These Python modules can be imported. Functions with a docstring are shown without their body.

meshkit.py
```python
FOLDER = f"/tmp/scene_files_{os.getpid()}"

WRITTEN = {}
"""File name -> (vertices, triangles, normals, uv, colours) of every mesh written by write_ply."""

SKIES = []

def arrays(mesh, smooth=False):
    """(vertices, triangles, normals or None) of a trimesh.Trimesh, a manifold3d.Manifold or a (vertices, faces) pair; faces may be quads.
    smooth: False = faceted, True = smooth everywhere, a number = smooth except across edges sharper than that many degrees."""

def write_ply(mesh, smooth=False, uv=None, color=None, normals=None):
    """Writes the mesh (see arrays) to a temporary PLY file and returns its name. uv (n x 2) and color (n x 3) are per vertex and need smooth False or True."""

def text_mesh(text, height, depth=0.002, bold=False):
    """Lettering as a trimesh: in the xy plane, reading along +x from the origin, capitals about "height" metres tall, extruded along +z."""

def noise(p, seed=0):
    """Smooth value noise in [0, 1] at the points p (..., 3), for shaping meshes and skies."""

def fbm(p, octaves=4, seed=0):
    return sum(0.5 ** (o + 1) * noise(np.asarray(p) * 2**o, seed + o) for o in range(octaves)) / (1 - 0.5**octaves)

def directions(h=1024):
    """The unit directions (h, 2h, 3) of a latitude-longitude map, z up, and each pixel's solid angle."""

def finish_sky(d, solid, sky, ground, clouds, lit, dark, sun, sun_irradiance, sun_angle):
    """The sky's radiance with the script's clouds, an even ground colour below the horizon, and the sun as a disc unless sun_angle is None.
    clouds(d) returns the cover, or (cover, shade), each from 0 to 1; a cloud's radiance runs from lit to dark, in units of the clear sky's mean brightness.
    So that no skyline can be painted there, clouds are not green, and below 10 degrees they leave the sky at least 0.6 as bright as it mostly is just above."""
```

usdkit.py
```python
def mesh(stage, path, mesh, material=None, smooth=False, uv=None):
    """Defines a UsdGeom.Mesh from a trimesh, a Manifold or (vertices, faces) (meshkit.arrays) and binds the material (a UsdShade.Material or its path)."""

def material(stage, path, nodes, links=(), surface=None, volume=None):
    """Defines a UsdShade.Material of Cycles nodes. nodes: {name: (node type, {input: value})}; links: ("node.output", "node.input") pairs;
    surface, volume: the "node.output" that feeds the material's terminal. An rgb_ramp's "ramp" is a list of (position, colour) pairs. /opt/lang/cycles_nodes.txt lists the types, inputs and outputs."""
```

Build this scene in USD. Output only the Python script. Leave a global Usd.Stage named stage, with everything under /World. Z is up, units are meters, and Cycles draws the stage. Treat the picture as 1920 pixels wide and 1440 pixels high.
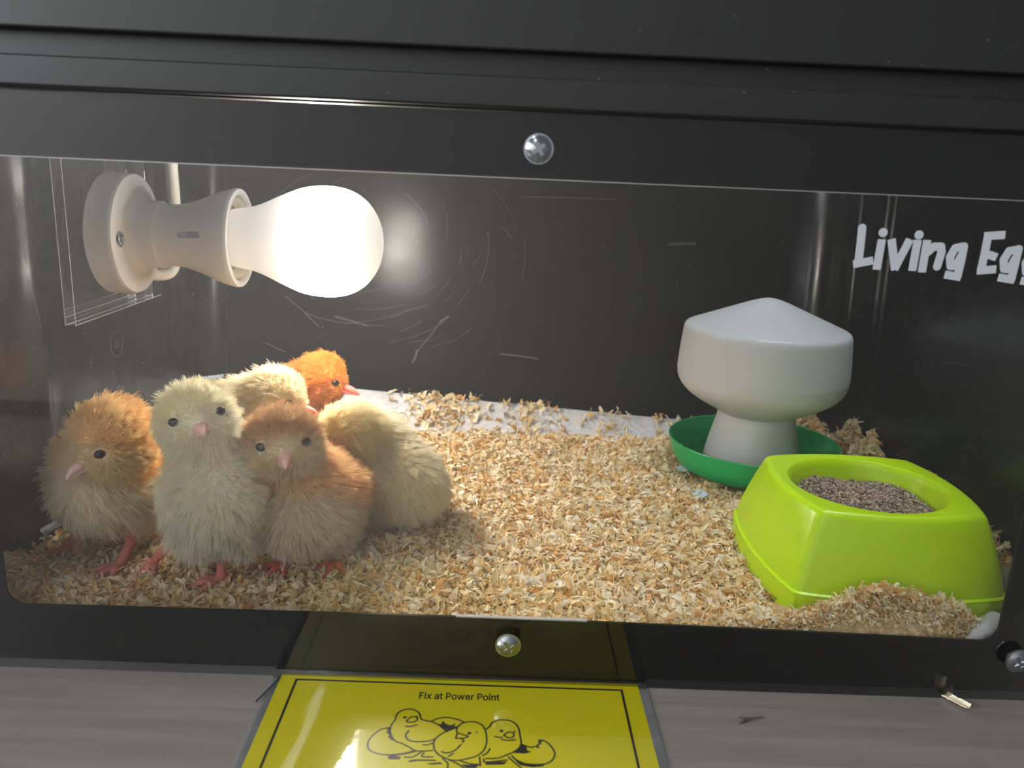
import math, random
import numpy as np, trimesh, manifold3d as m3, shapely
from shapely.geometry import LineString, Polygon, Point, box as sbox
from shapely.ops import unary_union
from pxr import Usd, UsdGeom, UsdLux, UsdShade, Gf, Sdf, Vt
import usdkit, meshkit

random.seed(7)
rng = np.random.default_rng(11)
stage = Usd.Stage.CreateInMemory()
UsdGeom.SetStageUpAxis(stage, 'Z')
UsdGeom.SetStageMetersPerUnit(stage, 1.0)
stage.DefinePrim('/World', 'Xform')
stage.SetDefaultPrim(stage.GetPrimAtPath('/World'))
K = 0.001          # everything below is measured in millimetres

# ------------------------------------------------------------------ camera
F_PX = 1536.9
PITCH, YAW, ROLL = 0.2559, 0.0185, 0.0447
EYE = np.array([-50.8, -301.2, 206.9])
fwd = np.array([math.sin(YAW) * math.cos(PITCH), math.cos(YAW) * math.cos(PITCH), -math.sin(PITCH)])
rgt = np.array([math.cos(YAW), -math.sin(YAW), 0.0])
upv = np.cross(rgt, fwd)
r2 = math.cos(ROLL) * rgt + math.sin(ROLL) * upv
u2 = -math.sin(ROLL) * rgt + math.cos(ROLL) * upv
cam = UsdGeom.Camera.Define(stage, '/World/camera')
M = np.eye(4)
M[0, :3], M[1, :3], M[2, :3], M[3, :3] = r2, u2, -fwd, EYE * K
UsdGeom.Xformable(cam).AddTransformOp().Set(Gf.Matrix4d(M.tolist()))
cam.CreateHorizontalApertureAttr(36.0)
cam.CreateVerticalApertureAttr(27.0)
cam.CreateFocalLengthAttr(36.0 * F_PX / 1920.0)
cam.CreateClippingRangeAttr(Gf.Vec2f(0.01, 100.0))
cam.CreateExposureAttr(0.3)
cam.CreateFStopAttr(13.0)
cam.CreateFocusDistanceAttr(0.40)

# ------------------------------------------------------------------ light: dim room, a window to the left behind the viewer and a ceiling tube
BULB_POWER = 100.0
ROOM_LIGHT = 0.05
WINDOW_LIGHT = 16.0
TUBE_LIGHT = 78.0
PANEL_LIGHT = 15.0
dome = UsdLux.DomeLight.Define(stage, '/World/room_sky')
dome.CreateIntensityAttr(ROOM_LIGHT)
dome.CreateColorAttr(Gf.Vec3f(0.93, 0.97, 1.0))
win = UsdLux.RectLight.Define(stage, '/World/daylight_window')
win.CreateWidthAttr(1.7)
win.CreateHeightAttr(1.1)
win.CreateIntensityAttr(WINDOW_LIGHT)
win.CreateColorAttr(Gf.Vec3f(0.92, 0.96, 1.0))
def look_at(prim, pos, target):
    d = np.asarray(target, float) - np.asarray(pos, float)
    z = -d / np.linalg.norm(d)
    x = np.cross([0, 0, 1], z); x /= np.linalg.norm(x)
    y = np.cross(z, x)
    m = np.eye(4); m[0, :3], m[1, :3], m[2, :3], m[3, :3] = x, y, z, pos
    UsdGeom.Xformable(prim).AddTransformOp().Set(Gf.Matrix4d(m.tolist()))
look_at(win, [-2.35, -1.55, 0.85], [0.0, -1.75, 0.6])
tube_light = UsdLux.RectLight.Define(stage, '/World/ceiling_tube')
tube_light.CreateWidthAttr(0.035)
tube_light.CreateHeightAttr(2.2)
tube_light.CreateIntensityAttr(TUBE_LIGHT)
tube_light.CreateColorAttr(Gf.Vec3f(0.90, 0.96, 1.0))
UsdGeom.Xformable(tube_light).AddTranslateOp().Set(Gf.Vec3d(-0.77, -2.45, 2.0))

panel_light = UsdLux.RectLight.Define(stage, '/World/ceiling_panel')
panel_light.CreateWidthAttr(0.6)
panel_light.CreateHeightAttr(0.6)
panel_light.CreateIntensityAttr(PANEL_LIGHT)
panel_light.CreateColorAttr(Gf.Vec3f(0.90, 0.96, 1.0))
UsdGeom.Xformable(panel_light).AddTranslateOp().Set(Gf.Vec3d(0.30, 0.25, 2.0))

# ------------------------------------------------------------------ helpers
names = {}
def numbered(path):
    n = names.get(path, -1) + 1
    names[path] = n
    return path if n == 0 else f'{path}_{n:03d}'
def tag(p, label=None, cat=None, group=None, kind=None):
    p = p.GetPrim() if hasattr(p, 'GetPrim') else p
    for k, v in (('label', label), ('category', cat), ('group', group), ('kind', kind)):
        if v:
            p.SetCustomDataByKey(k, v)
    return p
def thing(name, label, cat, loc=(0, 0, 0), group=None, kind=None):
    path = numbered('/World/' + name)
    x = UsdGeom.Xform.Define(stage, path)
    x.AddTranslateOp().Set(Gf.Vec3d(*(float(c) * K for c in loc)))
    tag(x, label, cat, group, kind)
    x.loc = np.asarray(loc, float)
    return x
def to_vf(mesh):
    if hasattr(mesh, 'to_mesh'):
        m = mesh.to_mesh()
        return np.array(m.vert_properties[:, :3], float), np.array(m.tri_verts, int)
    if isinstance(mesh, (tuple, list)):
        v, f = np.asarray(mesh[0], float), np.asarray(mesh[1], int)
        if f.shape[1] == 4:
            f = np.vstack([f[:, [0, 1, 2]], f[:, [0, 2, 3]]])
        return v, f
    return np.array(mesh.vertices, float), np.array(mesh.faces, int)
def part(parent, name, mesh, mat, smooth=35, label=None, kind=None, cd=None):
    """One Mesh prim under a thing (or under a part); the mesh is given in world millimetres."""
    v, f = to_vf(mesh)
    root = parent
    loc = getattr(parent, 'loc', np.zeros(3))
    path = numbered(str(parent.GetPath()) + '/' + name)
    if cd is not None:
        smooth = True
    u = usdkit.mesh(stage, path, ((v - loc) * K, f), mat, smooth=smooth)
    if cd is not None:
        UsdGeom.PrimvarsAPI(u).CreatePrimvar('Cd', Sdf.ValueTypeNames.Color3fArray, 'vertex').Set(Vt.Vec3fArray.FromNumpy(np.asarray(cd, np.float32)))
    u.loc = loc
    tag(u, label, kind=kind)
    return u
def srgb(r, g, b):
    c = np.array([r, g, b], float) / 255.0
    return tuple(np.where(c <= 0.04045, c / 12.92, ((c + 0.055) / 1.055) ** 2.4))
def cat(*ms):
    vs, fs, n = [], [], 0
    for m in ms:
        v, f = to_vf(m)
        vs.append(v); fs.append(f + n); n += len(v)
    return np.vstack(vs), np.vstack(fs)
def rbox(x0, x1, y0, y1, z0, z1, r=0.8, n=12):
    r = min(r, (x1 - x0) / 2.01, (y1 - y0) / 2.01, (z1 - z0) / 2.01)
    s = [m3.Manifold.sphere(r, n).translate((x, y, z)) for x in (x0 + r, x1 - r) for y in (y0 + r, y1 - r) for z in (z0 + r, z1 - r)]
    return m3.Manifold.batch_hull(s)
def bx(x0, x1, y0, y1, z0, z1):
    return m3.Manifold.cube((x1 - x0, y1 - y0, z1 - z0)).translate((x0, y0, z0))
def lathe(profile, n=72):
    """profile: (radius, height) pairs; closed at ends of radius 0. Axis z."""
    p = np.asarray(profile, float)
    a = np.linspace(0, 2 * np.pi, n, endpoint=False)
    v = np.stack([p[:, None, 0] * np.cos(a), p[:, None, 0] * np.sin(a), np.repeat(p[:, 1:2], n, 1)], -1).reshape(-1, 3)
    i, j = np.meshgrid(np.arange(len(p) - 1), np.arange(n), indexing='ij')
    q = np.stack([i * n + j, i * n + (j + 1) % n, (i + 1) * n + (j + 1) % n, (i + 1) * n + j], -1).reshape(-1, 4)
    m = trimesh.Trimesh(v, np.vstack([q[:, [0, 1, 2]], q[:, [0, 2, 3]]]), process=True)
    m.update_faces(m.nondegenerate_faces())
    return m
def curve_profile(pts, n=8):
    """Catmull-Rom through (r, z) control points."""
    p = np.asarray(pts, float)
    P = np.vstack([2 * p[0] - p[1], p, 2 * p[-1] - p[-2]])
    out = []
    for k in range(1, len(P) - 2):
        for t in np.linspace(0, 1, n, endpoint=False):
            a, b, c, d = P[k - 1:k + 3]
            out.append(0.5 * ((2 * b) + (-a + c) * t + (2 * a - 5 * b + 4 * c - d) * t ** 2 + (-a + 3 * b - 3 * c + d) * t ** 3))
    out.append(p[-1])
    o = np.array(out); o[:, 0] = np.maximum(o[:, 0], 0)
    return o
def axis_x(m):
    """lathe axis z -> world +x"""
    v, f = to_vf(m)
    return np.stack([v[:, 2], v[:, 1], -v[:, 0]], 1), f
def shift(m, d):
    v, f = to_vf(m)
    return v + np.asarray(d, float), f
def tube(path, r, n=12, caps=True):
    p = np.asarray(path, float)
    r = np.broadcast_to(np.asarray(r, float), (len(p),))
    t = np.gradient(p, axis=0); t /= np.linalg.norm(t, axis=1, keepdims=True)
    ref = np.array([0.0, 0, 1]) if abs(t[0][2]) < 0.9 else np.array([1.0, 0, 0])
    a = np.linspace(0, 2 * np.pi, n, endpoint=False)
    rings = []
    for k in range(len(p)):
        x = np.cross(ref, t[k]); x /= np.linalg.norm(x); y = np.cross(t[k], x); ref = np.cross(x, t[k]) * -1 if False else ref
        rings.append(p[k] + r[k] * (np.cos(a)[:, None] * x + np.sin(a)[:, None] * y))
    v = np.vstack(rings)
    i, j = np.meshgrid(np.arange(len(p) - 1), np.arange(n), indexing='ij')
    q = np.stack([i * n + j, i * n + (j + 1) % n, (i + 1) * n + (j + 1) % n, (i + 1) * n + j], -1).reshape(-1, 4)
    f = np.vstack([q[:, [0, 1, 2]], q[:, [0, 2, 3]]])
    if caps:
        v = np.vstack([v, p[0], p[-1]]); c0, c1 = len(v) - 2, len(v) - 1
        k = np.arange(n); last = (len(p) - 1) * n
        f = np.vstack([f, np.stack([np.full(n, c0), (k + 1) % n, k], 1), np.stack([np.full(n, c1), last + k, last + (k + 1) % n], 1)])
    return v, f
def spline(pts, n=10):
    p = np.asarray(pts, float)
    P = np.vstack([2 * p[0] - p[1], p, 2 * p[-1] - p[-2]])
    out = []
    for k in range(1, len(P) - 2):
        a, b, c, d = P[k - 1:k + 3]
        for t in np.linspace(0, 1, n, endpoint=False):
            out.append(0.5 * ((2 * b) + (-a + c) * t + (2 * a - 5 * b + 4 * c - d) * t ** 2 + (-a + 3 * b - 3 * c + d) * t ** 3))
    return np.array(out + [p[-1]])
def extrude(shape, h):
    gs = [g for g in getattr(shape, 'geoms', [shape]) if g.area > 1e-6]
    return cat(*[trimesh.creation.extrude_polygon(g, h, engine='earcut') for g in gs])
def plate_xz(shape, y0, y1):
    """A shapely outline in the x-z plane, as a plate from y0 to y1."""
    v, f = extrude(shape, y1 - y0)
    v = np.stack([v[:, 0], y0 + v[:, 2], v[:, 1]], 1)
    return v, f[:, ::-1]

# ------------------------------------------------------------------ materials
LOOKS = '/World/Looks/'
def mat(name, nodes, links=(), surface='p.BSDF'):
    return usdkit.material(stage, LOOKS + name, nodes, links, surface=surface)
def plain(name, color, rough=0.5, **kw):
    return mat(name, {'p': ('principled_bsdf', dict(base_color=color, roughness=rough, **kw))})
# black corrugated-plastic sheet, fine scuffs in the gloss and specks of dust
def black_sheet(name, base, r0, r1, dust=0.5, spec=0.5):
    return mat(name, {
        'g': ('geometry', {}),
        'n': ('noise_texture', dict(scale=26.0, detail=6.0, roughness=0.6)),
        'rr': ('map_range', dict(from_min=0.3, from_max=0.7, to_min=r0, to_max=r1)),
        'v': ('voronoi_texture', dict(scale=210.0)),
        'sp': ('map_range', dict(from_min=0.02, from_max=0.12, to_min=1.0, to_max=0.0, clamp=True)),
        'nz': ('noise_texture', dict(scale=90.0, detail=2.0)),
        'gate': ('map_range', dict(from_min=0.52, from_max=0.62, to_min=0.0, to_max=dust, clamp=True)),
        'mul': ('math', dict(math_type='multiply')),
        'c': ('mix', dict(color1=base, color2=(0.35, 0.34, 0.33))),
        'p': ('principled_bsdf', dict(roughness=0.3, specular_ior_level=spec))},
        [('g.position', 'n.vector'), ('g.position', 'v.vector'), ('g.position', 'nz.vector'), ('n.fac', 'rr.value'), ('rr.result', 'p.roughness'),
         ('v.distance', 'sp.value'), ('nz.fac', 'gate.value'), ('sp.result', 'mul.value1'), ('gate.result', 'mul.value2'), ('mul.value', 'c.fac'), ('c.color', 'p.base_color')])
m_back = black_sheet('black_back_panel', (0.012, 0.0115, 0.0115), 0.2, 0.3, spec=0.12)
m_wall = black_sheet('black_plastic_wall', (0.006, 0.006, 0.0065), 0.16, 0.34, spec=0.3)
m_mask = black_sheet('black_front_sheet', (0.006, 0.006, 0.0065), 0.3, 0.45, dust=0.02, spec=0.12)
m_lid = black_sheet('black_lid_plastic', (0.010, 0.0095, 0.0095), 0.35, 0.5, dust=0.2)
# clear acrylic: see-through, mirror-like at the fresnel rate, with a film of dust and specks that catch the lamp
def acrylic(name, film, speck, rough=0.0):
    return mat(name, {
        'g': ('geometry', {}),
        'fr': ('fresnel', dict(IOR=1.33)),
        't': ('transparent_bsdf', dict(color=(0.985, 0.985, 0.985))),
        's': ('glossy_bsdf', dict(color=(1, 1, 1), roughness=rough)),
        'clear': ('mix_closure', {}),
        'd1': ('diffuse_bsdf', dict(color=(0.8, 0.8, 0.8))),
        'd2': ('translucent_bsdf', dict(color=(0.85, 0.85, 0.86))),
        'dust': ('mix_closure', dict(fac=0.88)),
        'n': ('noise_texture', dict(scale=38.0, detail=5.0, roughness=0.65)),
        'nr': ('map_range', dict(from_min=0.3, from_max=0.75, to_min=film * 0.55, to_max=film * 1.5, clamp=True)),
        'v': ('voronoi_texture', dict(scale=260.0)),
        'sp': ('map_range', dict(from_min=0.035, from_max=0.075, to_min=speck, to_max=0.0, clamp=True)),
        'n2': ('noise_texture', dict(scale=55.0, detail=2.0)),
        'gate': ('map_range', dict(from_min=0.5, from_max=0.66, to_min=0.0, to_max=1.0, clamp=True)),
        'mul': ('math', dict(math_type='multiply')),
        'sum': ('math', dict(math_type='add', use_clamp=True)),
        'out': ('mix_closure', {})},
        [('fr.fac', 'clear.fac'), ('t.BSDF', 'clear.closure1'), ('s.BSDF', 'clear.closure2'),
         ('d1.BSDF', 'dust.closure1'), ('d2.BSDF', 'dust.closure2'),
         ('g.position', 'n.vector'), ('n.fac', 'nr.value'), ('g.position', 'v.vector'), ('v.distance', 'sp.value'),
         ('g.position', 'n2.vector'), ('n2.fac', 'gate.value'), ('sp.result', 'mul.value1'), ('gate.result', 'mul.value2'),
         ('nr.result', 'sum.value1'), ('mul.value', 'sum.value2'), ('sum.value', 'out.fac'),
         ('clear.closure', 'out.closure1'), ('dust.closure', 'out.closure2')], surface='out.closure')
# the big front pane: the same, with an even film (its specks and scratches are real pieces on its back)
m_pane = mat('clear_acrylic_pane', {
    'fr': ('fresnel', dict(IOR=1.33)), 't': ('transparent_bsdf', dict(color=(0.985, 0.985, 0.985))), 's': ('glossy_bsdf', dict(color=(1, 1, 1), roughness=0.0)), 'clear': ('mix_closure', {}),
    'd2': ('translucent_bsdf', dict(color=(0.85, 0.85, 0.86))), 'out': ('mix_closure', dict(fac=0.0115))},
    [('fr.fac', 'clear.fac'), ('t.BSDF', 'clear.closure1'), ('s.BSDF', 'clear.closure2'), ('clear.closure', 'out.closure1'), ('d2.BSDF', 'out.closure2')], surface='out.closure')
m_speck = mat('dust_on_acrylic', {'d1': ('diffuse_bsdf', dict(color=(0.8, 0.8, 0.8))), 'd2': ('translucent_bsdf', dict(color=(0.9, 0.9, 0.9))), 'm': ('mix_closure', dict(fac=0.7)),
    't': ('transparent_bsdf', {}), 'o': ('mix_closure', dict(fac=0.16))},
    [('d1.BSDF', 'm.closure1'), ('d2.BSDF', 'm.closure2'), ('t.BSDF', 'o.closure1'), ('m.closure', 'o.closure2')], surface='o.closure')
m_plate = acrylic('clear_acrylic_plate', 0.03, 0.3)
m_edge = plain('acrylic_cut_edge', (0.5, 0.5, 0.5), 0.25)
m_frost = mat('frosted_engraving', {'d1': ('diffuse_bsdf', dict(color=(0.62, 0.64, 0.68))), 'd2': ('translucent_bsdf', dict(color=(0.62, 0.64, 0.68))), 'm': ('mix_closure', dict(fac=0.3)),
    't': ('transparent_bsdf', {}), 'o': ('mix_closure', dict(fac=0.75))},
    [('d1.BSDF', 'm.closure1'), ('d2.BSDF', 'm.closure2'), ('t.BSDF', 'o.closure1'), ('m.closure', 'o.closure2')], surface='o.closure')
m_halo = mat('frost_overspray', {'d1': ('diffuse_bsdf', dict(color=(0.6, 0.62, 0.66))), 't': ('transparent_bsdf', {}), 'o': ('mix_closure', dict(fac=0.02))},
    [('t.BSDF', 'o.closure1'), ('d1.BSDF', 'o.closure2')], surface='o.closure')
m_scratch = mat('scratch_in_acrylic', {'d1': ('diffuse_bsdf', dict(color=(0.9, 0.9, 0.9))), 'd2': ('translucent_bsdf', dict(color=(0.9, 0.9, 0.9))), 'm': ('mix_closure', dict(fac=0.7)),
    't': ('transparent_bsdf', {}), 'o': ('mix_closure', dict(fac=0.045))},
    [('d1.BSDF', 'm.closure1'), ('d2.BSDF', 'm.closure2'), ('t.BSDF', 'o.closure1'), ('m.closure', 'o.closure2')], surface='o.closure')
m_chrome = plain('zinc_plated_steel', (0.36, 0.38, 0.42), 0.2, metallic=1.0)
m_dark = plain('dark_recess', (0.01, 0.01, 0.012), 0.6)
m_white_plastic = plain('white_moulded_plastic', srgb(240, 240, 242), 0.28)
m_cream_plastic = plain('ivory_inner_ring', srgb(236, 230, 214), 0.35)
m_brass = plain('copper_contact', srgb(205, 150, 110), 0.35, metallic=0.6)
m_cable = plain('white_cable_sheath', srgb(222, 220, 210), 0.4)
m_desk = mat('pale_wood_veneer', {
    'g': ('geometry', {}), 'mp': ('mapping', dict(scale=(7.0, 120.0, 60.0))),
    'n': ('noise_texture', dict(scale=1.0, detail=7.0, roughness=0.62, distortion=0.4)),
    'mp2': ('mapping', dict(scale=(3.0, 22.0, 10.0))), 'n2': ('noise_texture', dict(scale=1.0, detail=3.0)),
    'r': ('rgb_ramp', dict(ramp=[(0.25, srgb(108, 102, 96)), (0.5, srgb(123, 117, 111)), (0.75, srgb(136, 130, 124))])),
    'r2': ('rgb_ramp', dict(ramp=[(0.3, (0.80, 0.79, 0.78)), (0.7, (1, 1, 1))])),
    'm': ('mix', dict(mix_type='multiply', fac=1.0)),
    'b': ('bump', dict(strength=0.15, distance=0.0004)),
    'p': ('principled_bsdf', dict(roughness=0.36))},
    [('g.position', 'mp.vector'), ('mp.vector', 'n.vector'), ('g.position', 'mp2.vector'), ('mp2.vector', 'n2.vector'), ('n.fac', 'r.fac'), ('n2.fac', 'r2.fac'),
     ('r.color', 'm.color1'), ('r2.color', 'm.color2'), ('m.color', 'p.base_color'), ('n.fac', 'b.height'), ('b.normal', 'p.normal')])
m_card = mat('yellow_print_under_laminate', {
    'g': ('geometry', {}), 'n': ('noise_texture', dict(scale=22.0, detail=1.0)), 'b': ('bump', dict(strength=0.3, distance=0.0012)),
    'p': ('principled_bsdf', dict(base_color=srgb(170, 160, 0), roughness=0.35, coat_weight=1.0, coat_roughness=0.02))},
    [('g.position', 'n.vector'), ('n.fac', 'b.height'), ('b.normal', 'p.coat_normal')])
m_ink = plain('black_ink', (0.012, 0.012, 0.008), 0.35, coat_weight=1.0, coat_roughness=0.05)
m_laminate = acrylic('clear_laminate_border', 0.08, 0.0)
m_paper = mat('embossed_white_paper', {
    'g': ('geometry', {}), 'v': ('voronoi_texture', dict(scale=230.0)), 'b': ('bump', dict(strength=0.7, distance=0.0012)),
    'd': ('principled_bsdf', dict(base_color=srgb(214, 214, 216), roughness=0.85)), 'tr': ('translucent_bsdf', dict(color=srgb(236, 236, 236))), 'm': ('mix_closure', dict(fac=0.18))},
    [('g.position', 'v.vector'), ('v.distance', 'b.height'), ('b.normal', 'd.normal'), ('d.BSDF', 'm.closure1'), ('tr.BSDF', 'm.closure2')], surface='m.closure')
m_blue_paper = plain('pale_blue_paper', srgb(190, 212, 228), 0.8)
m_tray = plain('green_plastic_tray', srgb(20, 168, 96), 0.3, subsurface_weight=0.0)
m_bowl = mat('lime_green_plastic', {
    'g': ('geometry', {}), 'n': ('noise_texture', dict(scale=900.0, detail=2.0)), 'b': ('bump', dict(strength=0.06, distance=0.0004)),
    'p': ('principled_bsdf', dict(base_color=srgb(192, 234, 0), roughness=0.32, specular_ior_level=0.45))},
    [('g.position', 'n.vector'), ('n.fac', 'b.height'), ('b.normal', 'p.normal')])
m_jar = mat('milky_polythene', {
    'd': ('principled_bsdf', dict(base_color=srgb(246, 248, 250), roughness=0.34)), 'tr': ('translucent_bsdf', dict(color=srgb(232, 236, 238))),
    'm': ('mix_closure', dict(fac=0.26)), 't': ('transparent_bsdf', dict(color=(0.95, 0.97, 0.98))), 'o': ('mix_closure', dict(fac=0.16))},
    [('d.BSDF', 'm.closure1'), ('tr.BSDF', 'm.closure2'), ('m.closure', 'o.closure1'), ('t.BSDF', 'o.closure2')], surface='o.closure')
m_water = plain('drinking_water', srgb(150, 164, 164), 0.08, transmission_weight=0.35, ior=1.33)
def wood_flake(name, a, b):
    return mat(name, {
        'o': ('object_info', {}), 'r': ('rgb_ramp', dict(ramp=[(0.0, a), (1.0, b)])),
        'd': ('principled_bsdf', dict(roughness=0.7, specular_ior_level=0.25)), 'tr': ('translucent_bsdf', {}), 'm': ('mix_closure', dict(fac=0.3))},
        [('o.random', 'r.fac'), ('r.color', 'd.base_color'), ('r.color', 'tr.color'), ('d.BSDF', 'm.closure1'), ('tr.BSDF', 'm.closure2')], surface='m.closure')
m_flakes = [wood_flake('pale_shaving', srgb(253, 245, 224), srgb(246, 230, 194)),
            wood_flake('cream_shaving', srgb(250, 235, 200), srgb(240, 212, 156)),
            wood_flake('golden_shaving', srgb(244, 216, 158), srgb(230, 184, 116)),
            wood_flake('orange_shaving', srgb(230, 186, 124), srgb(214, 152, 88))]
m_bed = mat('shavings_underlayer', {
    'g': ('geometry', {}), 'n': ('noise_texture', dict(scale=260.0, detail=4.0, roughness=0.7)),
    'r': ('rgb_ramp', dict(ramp=[(0.3, srgb(170, 128, 82)), (0.5, srgb(220, 188, 138)), (0.7, srgb(238, 216, 178))])),
    'b': ('bump', dict(strength=1.0, distance=0.002)), 'p': ('principled_bsdf', dict(roughness=0.9))},
    [('g.position', 'n.vector'), ('n.fac', 'r.fac'), ('r.color', 'p.base_color'), ('n.fac', 'b.height'), ('b.normal', 'p.normal')])
m_feed = mat('feed_crumb', {
    'o': ('object_info', {}), 'r': ('rgb_ramp', dict(ramp=[(0.0, srgb(122, 104, 88)), (0.5, srgb(160, 142, 124)), (1.0, srgb(196, 178, 156))])), 'p': ('principled_bsdf', dict(roughness=0.75))},
    [('o.random', 'r.fac'), ('r.color', 'p.base_color')])
m_feed_bed = plain('feed_underlayer', srgb(104, 90, 76), 0.9)
m_skin = mat('chick_skin_and_down', {
    'a': ('attribute', dict(attribute='Cd')), 'p': ('principled_bsdf', dict(roughness=0.7, specular_ior_level=0.2, subsurface_weight=0.25, subsurface_scale=0.003, subsurface_radius=(1.0, 0.45, 0.2)))},
    [('a.color', 'p.base_color')])
m_down = mat('chick_down', {
    'a': ('attribute', dict(attribute='Cd')), 'd': ('diffuse_bsdf', {}), 'tr': ('translucent_bsdf', {}), 'm': ('mix_closure', dict(fac=0.55))},
    [('a.color', 'd.color'), ('a.color', 'tr.color'), ('d.BSDF', 'm.closure1'), ('tr.BSDF', 'm.closure2')], surface='m.closure')
m_beak = plain('pink_beak', srgb(208, 160, 154), 0.35, subsurface_weight=0.3, subsurface_scale=0.002)
m_beak_red = plain('rosy_beak', srgb(232, 110, 104), 0.35, subsurface_weight=0.3, subsurface_scale=0.002)
m_eye = plain('dark_wet_eye', (0.006, 0.006, 0.008), 0.06)
# the lamp: opal globe, brightest round its middle, dimmer towards neck and tip
m_globe = mat('glowing_opal_globe', {
    'g': ('geometry', {}), 's': ('separate_xyz', {}),
    'mr': ('map_range', dict(from_min=-0.187, from_max=-0.117, to_min=0.0, to_max=1.0, clamp=True)),
    'r': ('rgb_ramp', dict(ramp=[(0.0, (0.0030,) * 3), (0.15, (0.0050,) * 3), (0.25, (0.0072,) * 3), (0.34, (0.03,) * 3), (0.44, (0.9,) * 3), (0.52, (1.0,) * 3), (0.62, (1.0,) * 3), (0.74, (0.35,) * 3), (0.84, (0.03,) * 3), (0.91, (0.0078,) * 3), (1.0, (0.0064,) * 3)])),
    'c': ('mix', dict(mix_type='multiply', fac=1.0, color2=(1.0, 0.93, 0.83))),
    'e': ('emission', dict(strength=BULB_POWER)), 'd': ('principled_bsdf', dict(base_color=(0.85, 0.85, 0.85), roughness=0.25)), 'a': ('add_closure', {})},
    [('g.position', 's.vector'), ('s.x', 'mr.value'), ('mr.result', 'r.fac'), ('r.color', 'c.color1'), ('c.color', 'e.color'), ('e.emission', 'a.closure1'), ('d.BSDF', 'a.closure2')], surface='a.closure')

# ------------------------------------------------------------------ desk
desk = tag(part(stage.GetPrimAtPath('/World'), 'desk', rbox(-900, 800, -330, 620, -28, 0, 1.5), m_desk), 'pale grey-brown wood-veneer desk top under the black brooder box', 'desk', kind='structure')

part(stage.GetPrimAtPath('/World'), 'wall_behind', bx(-2600, 2600, -2900, -2800, -750, 2050), plain('painted_plaster', srgb(214, 212, 206), 0.8)).GetPrim().SetCustomDataByKey('kind', 'structure')

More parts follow.
